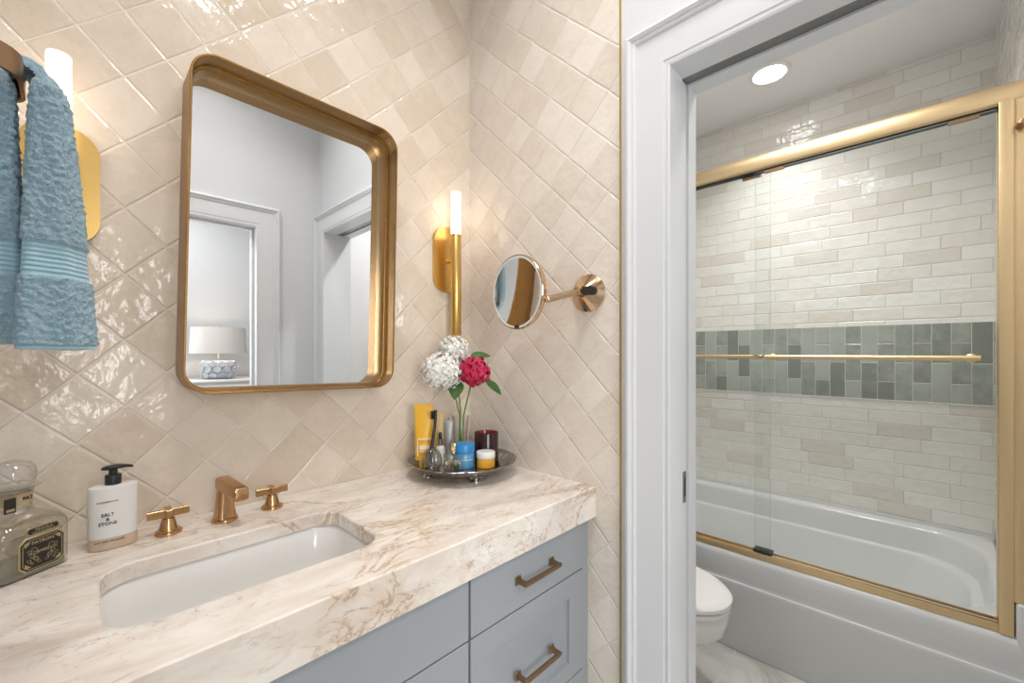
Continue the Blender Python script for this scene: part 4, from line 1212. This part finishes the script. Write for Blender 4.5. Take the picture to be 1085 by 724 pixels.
m = MB(); lbox(m, 0.903, 0.938, -1.448, -0.036, 2.0575, 2.0615, 0.0); m.build('roller_channel', 'recess_shade', se)  # thin dark strip, shade under the rail put into its colour

def shower_panel(name, x, y0, y1, barx, label, by0, by1):
    z0, z1 = RIM + 0.028, 2.056
    t = thing(name, label, 'shower door', (x, (y0 + y1) / 2, z0), 0, 'sliding shower door panels')
    yc = (y0 + y1) / 2
    g = MB().box(-0.003, 0.003, y0 - yc, y1 - yc, 0.0, z1 - z0)
    for f in g.bm.faces:
        if abs(f.normal.y) > 0.5 or abs(f.normal.z) > 0.5: f.material_index = 1
    g.build('glass', 'pane', t, mats=['pane', 'pane_edge'])
    bz = 1.283 - z0
    b_ = MB()
    b_.tube([(barx - x, by0 - yc, bz), (barx - x, by1 - yc, bz)], 0.0085, 20)
    bar = b_.build('towel_bar', 'champagne', t)
    for yy in (by0 + (0.018 if by0 < by1 else -0.018), by1 - (0.018 if by0 < by1 else -0.018)):
        s = 1 if barx > x else -1
        MB().lathe([(0.014, -0.0035 * 1), (0.014, -0.012), (0.009, -0.016), (0.009, -abs(barx - x) )] if s > 0 else [(0.014, 0.0035), (0.014, 0.012), (0.009, 0.016), (0.009, abs(barx - x))], (0, yy - yc, bz), 24, 'x').build('bar_post', 'champagne', bar)
    for yy in (y0 + 0.07, y1 - 0.07):
        MB().box(-0.006, 0.006, yy - yc - 0.035, yy - yc + 0.035, z1 - z0 - 0.012, z1 - z0 + 0.0, 0.001, 1).build('hanger', 'pull', t)
    return t
shower_panel('glass_door_panel', 0.908, -1.446, -0.778, 0.862, 'sliding clear glass shower panel at right with the long gold towel bar outside', -1.410, -0.826)
shower_panel('glass_door_panel', 0.932, -0.829, -0.036, 0.976, 'sliding clear glass shower panel at left, behind the other panel', -0.790, -0.090)

# ------------------------------------------------------------------ toilet
to = thing('toilet', 'white toilet with closed lid beside the bathtub', 'toilet', (0.520, -0.405, 0.0))
def egg(w, yb, yf, z, n=64, q=2.2):
    """plan outline: yb back (towards wall), yf front tip"""
    out = []
    cy = yb - (yb - yf) * 0.42
    for i in range(n):
        t = 2 * pi * i / n
        c, s = cos(t), sin(t)
        x = w * math.copysign(abs(c) ** (2 / q), c)
        y = cy + (yb - cy if s > 0 else cy - yf) * math.copysign(abs(s) ** (2 / (q if s < 0 else 3.2)), s)
        out.append((x, y, z))
    return out
o = 0.395
bowl = MB().loft([egg(0.105, o - 0.10, o - 0.600, 0.0), egg(0.108, o - 0.10, o - 0.606, 0.012), egg(0.100, o - 0.11, o - 0.592, 0.03), egg(0.100, o - 0.11, o - 0.590, 0.12), egg(0.112, o - 0.12, o - 0.615, 0.19), egg(0.138, o - 0.13, o - 0.665, 0.225),
           egg(0.170, o - 0.14, o - 0.730, 0.265), egg(0.180, o - 0.15, o - 0.768, 0.300), egg(0.184, o - 0.16, o - 0.776, 0.340), egg(0.184, o - 0.16, o - 0.777, 0.366), egg(0.178, o - 0.165, o - 0.771, 0.376)])
bowl.build('bowl', 'porcelain', to, sharp=40)
MB().loft([egg(0.176, o - 0.20, o - 0.770, 0.3775), egg(0.188, o - 0.20, o - 0.784, 0.381), egg(0.188, o - 0.20, o - 0.784, 0.392), egg(0.183, o - 0.20, o - 0.779, 0.397)]).build('seat', 'porcelain', to, sharp=40)
MB().loft([egg(0.180, o - 0.20, o - 0.776, 0.4005), egg(0.189, o - 0.20, o - 0.788, 0.4045), egg(0.189, o - 0.20, o - 0.788, 0.417), egg(0.182, o - 0.205, o - 0.778, 0.427), egg(0.160, o - 0.215, o - 0.745, 0.4315), egg(0.06, o - 0.30, o - 0.60, 0.434)]).build('lid', 'porcelain', to, sharp=40)
MB().box(-0.205, 0.205, o - 0.195, o - 0.012, 0.365, 0.74, 0.02, 4).build('tank', 'porcelain', to, sharp=40)
MB().box(-0.213, 0.213, o - 0.203, o - 0.006, 0.741, 0.775, 0.010, 3).build('tank_lid', 'porcelain', to, sharp=40)
MB().tube([(-0.15, o - 0.195, 0.68), (-0.15, o - 0.215, 0.68), (-0.09, o - 0.218, 0.672)], 0.007, 12).build('flush_lever', 'steel', to)

# ------------------------------------------------------------------ bedroom: dresser and lamp
M['lacquer'] = simple('white_lacquer', (0.82, 0.815, 0.81), 0.12)
M['shade'] = simple('linen_lamp_shade', (0.70, 0.655, 0.625), 0.8, nscale=200, namt=0.08)
M['facet'] = simple('pearl_grey_facets', (0.52, 0.56, 0.62), 0.25, nscale=20, namt=0.35)
M['bulb'] = emit('warm_bulb', (1.0, 0.82, 0.62), 40.0)
ds = thing('dresser', 'tall white lacquered bedroom dresser seen in the mirror through the doorway', 'dresser', (-0.36, -2.78, 0))
MB().box(-0.55, 0.55, -0.20, 0.24, 0.06, 1.075, 0.004, 2).build('carcass', 'lacquer', ds)
MB().box(-0.57, 0.57, -0.22, 0.26, 1.0755, 1.095, 0.004, 2).build('top', 'lacquer', ds)
MB().box(-0.50, 0.50, -0.17, 0.21, 0.0, 0.0598).build('plinth', 'lacquer', ds)
for k in range(4):
    dz = 0.08 + k * 0.247
    df = MB().box(-0.54, 0.54, 0.2405, 0.256, dz, dz + 0.238, 0.003, 2).build('drawer', 'lacquer', ds)
    for s in (-1, 1):
        MB().ball((s * 0.27, 0.272, dz + 0.12), 0.016, 2).build('knob', 'champagne', df)
lp = thing('table_lamp', 'table lamp with pale drum shade and faceted hexagon base on the dresser', 'lamp', (-0.295, -2.75, 1.0955))
lm = MB()
rnd = random.Random(4)
rows = [(0.080, 0.0), (0.106, 0.025), (0.118, 0.065), (0.110, 0.105), (0.070, 0.135), (0.03, 0.142)]
rings = []
for j, (r, z) in enumerate(rows):
    n_ = 12
    rings.append([(r * cos(2 * pi * (i + 0.5 * (j % 2)) / n_), r * sin(2 * pi * (i + 0.5 * (j % 2)) / n_), z) for i in range(n_)])
lm.loft(rings)
lm.build('faceted_base', 'facet', lp, sharp=5)
hexes = MB()
for j, z in enumerate((0.034, 0.076, 0.116)):
    rr = (0.104, 0.118, 0.104)[j]
    for i in range(12):
        a = 2 * pi * (i + 0.5 * (j % 2)) / 12
        c = Vector((rr * cos(a), rr * sin(a), z)); u = Vector((-sin(a), cos(a), 0))
        nrm_ = Vector((cos(a), sin(a), rnd.uniform(-0.45, 0.45) + (j - 1) * 0.3)).normalized()
        v = nrm_.cross(u).normalized()
        ring0 = [c + (u * cos(q * pi / 3 + pi / 6) + v * sin(q * pi / 3 + pi / 6)) * 0.0295 for q in range(6)]
        ring1 = [c + nrm_ * 0.008 + (u * cos(q * pi / 3 + pi / 6) + v * sin(q * pi / 3 + pi / 6)) * 0.0265 for q in range(6)]
        hexes.loft([ring0, ring1])
hexes.build('hexagon_facets', 'facet', lp, sharp=10)
MB().lathe([(0.008, 0.160), (0.008, 0.43)], (0, 0, 0), 16).build('stem', 'champagne', lp)
MB().lathe([(0.190, 0.200), (0.180, 0.400), (0.178, 0.400), (0.188, 0.200)], (0, 0, 0), 56, 'z', False, False).build('lamp_shade', 'shade', lp)
MB().ball((0, 0, 0.418), 0.008, 2).lathe([(0.004, 0.40), (0.004, 0.412)], (0, 0, 0), 10).build('finial', 'champagne', lp)
MB().ball((0, 0, 0.29), 0.035, 3).build('bulb', 'bulb', lp)
sp_ = MB()
for k in range(3):
    a = 2 * pi * k / 3
    sp_.tube([(0, 0, 0.398), (0.179 * cos(a), 0.179 * sin(a), 0.398)], 0.002, 6)
sp_.build('shade_spider', 'champagne', lp)
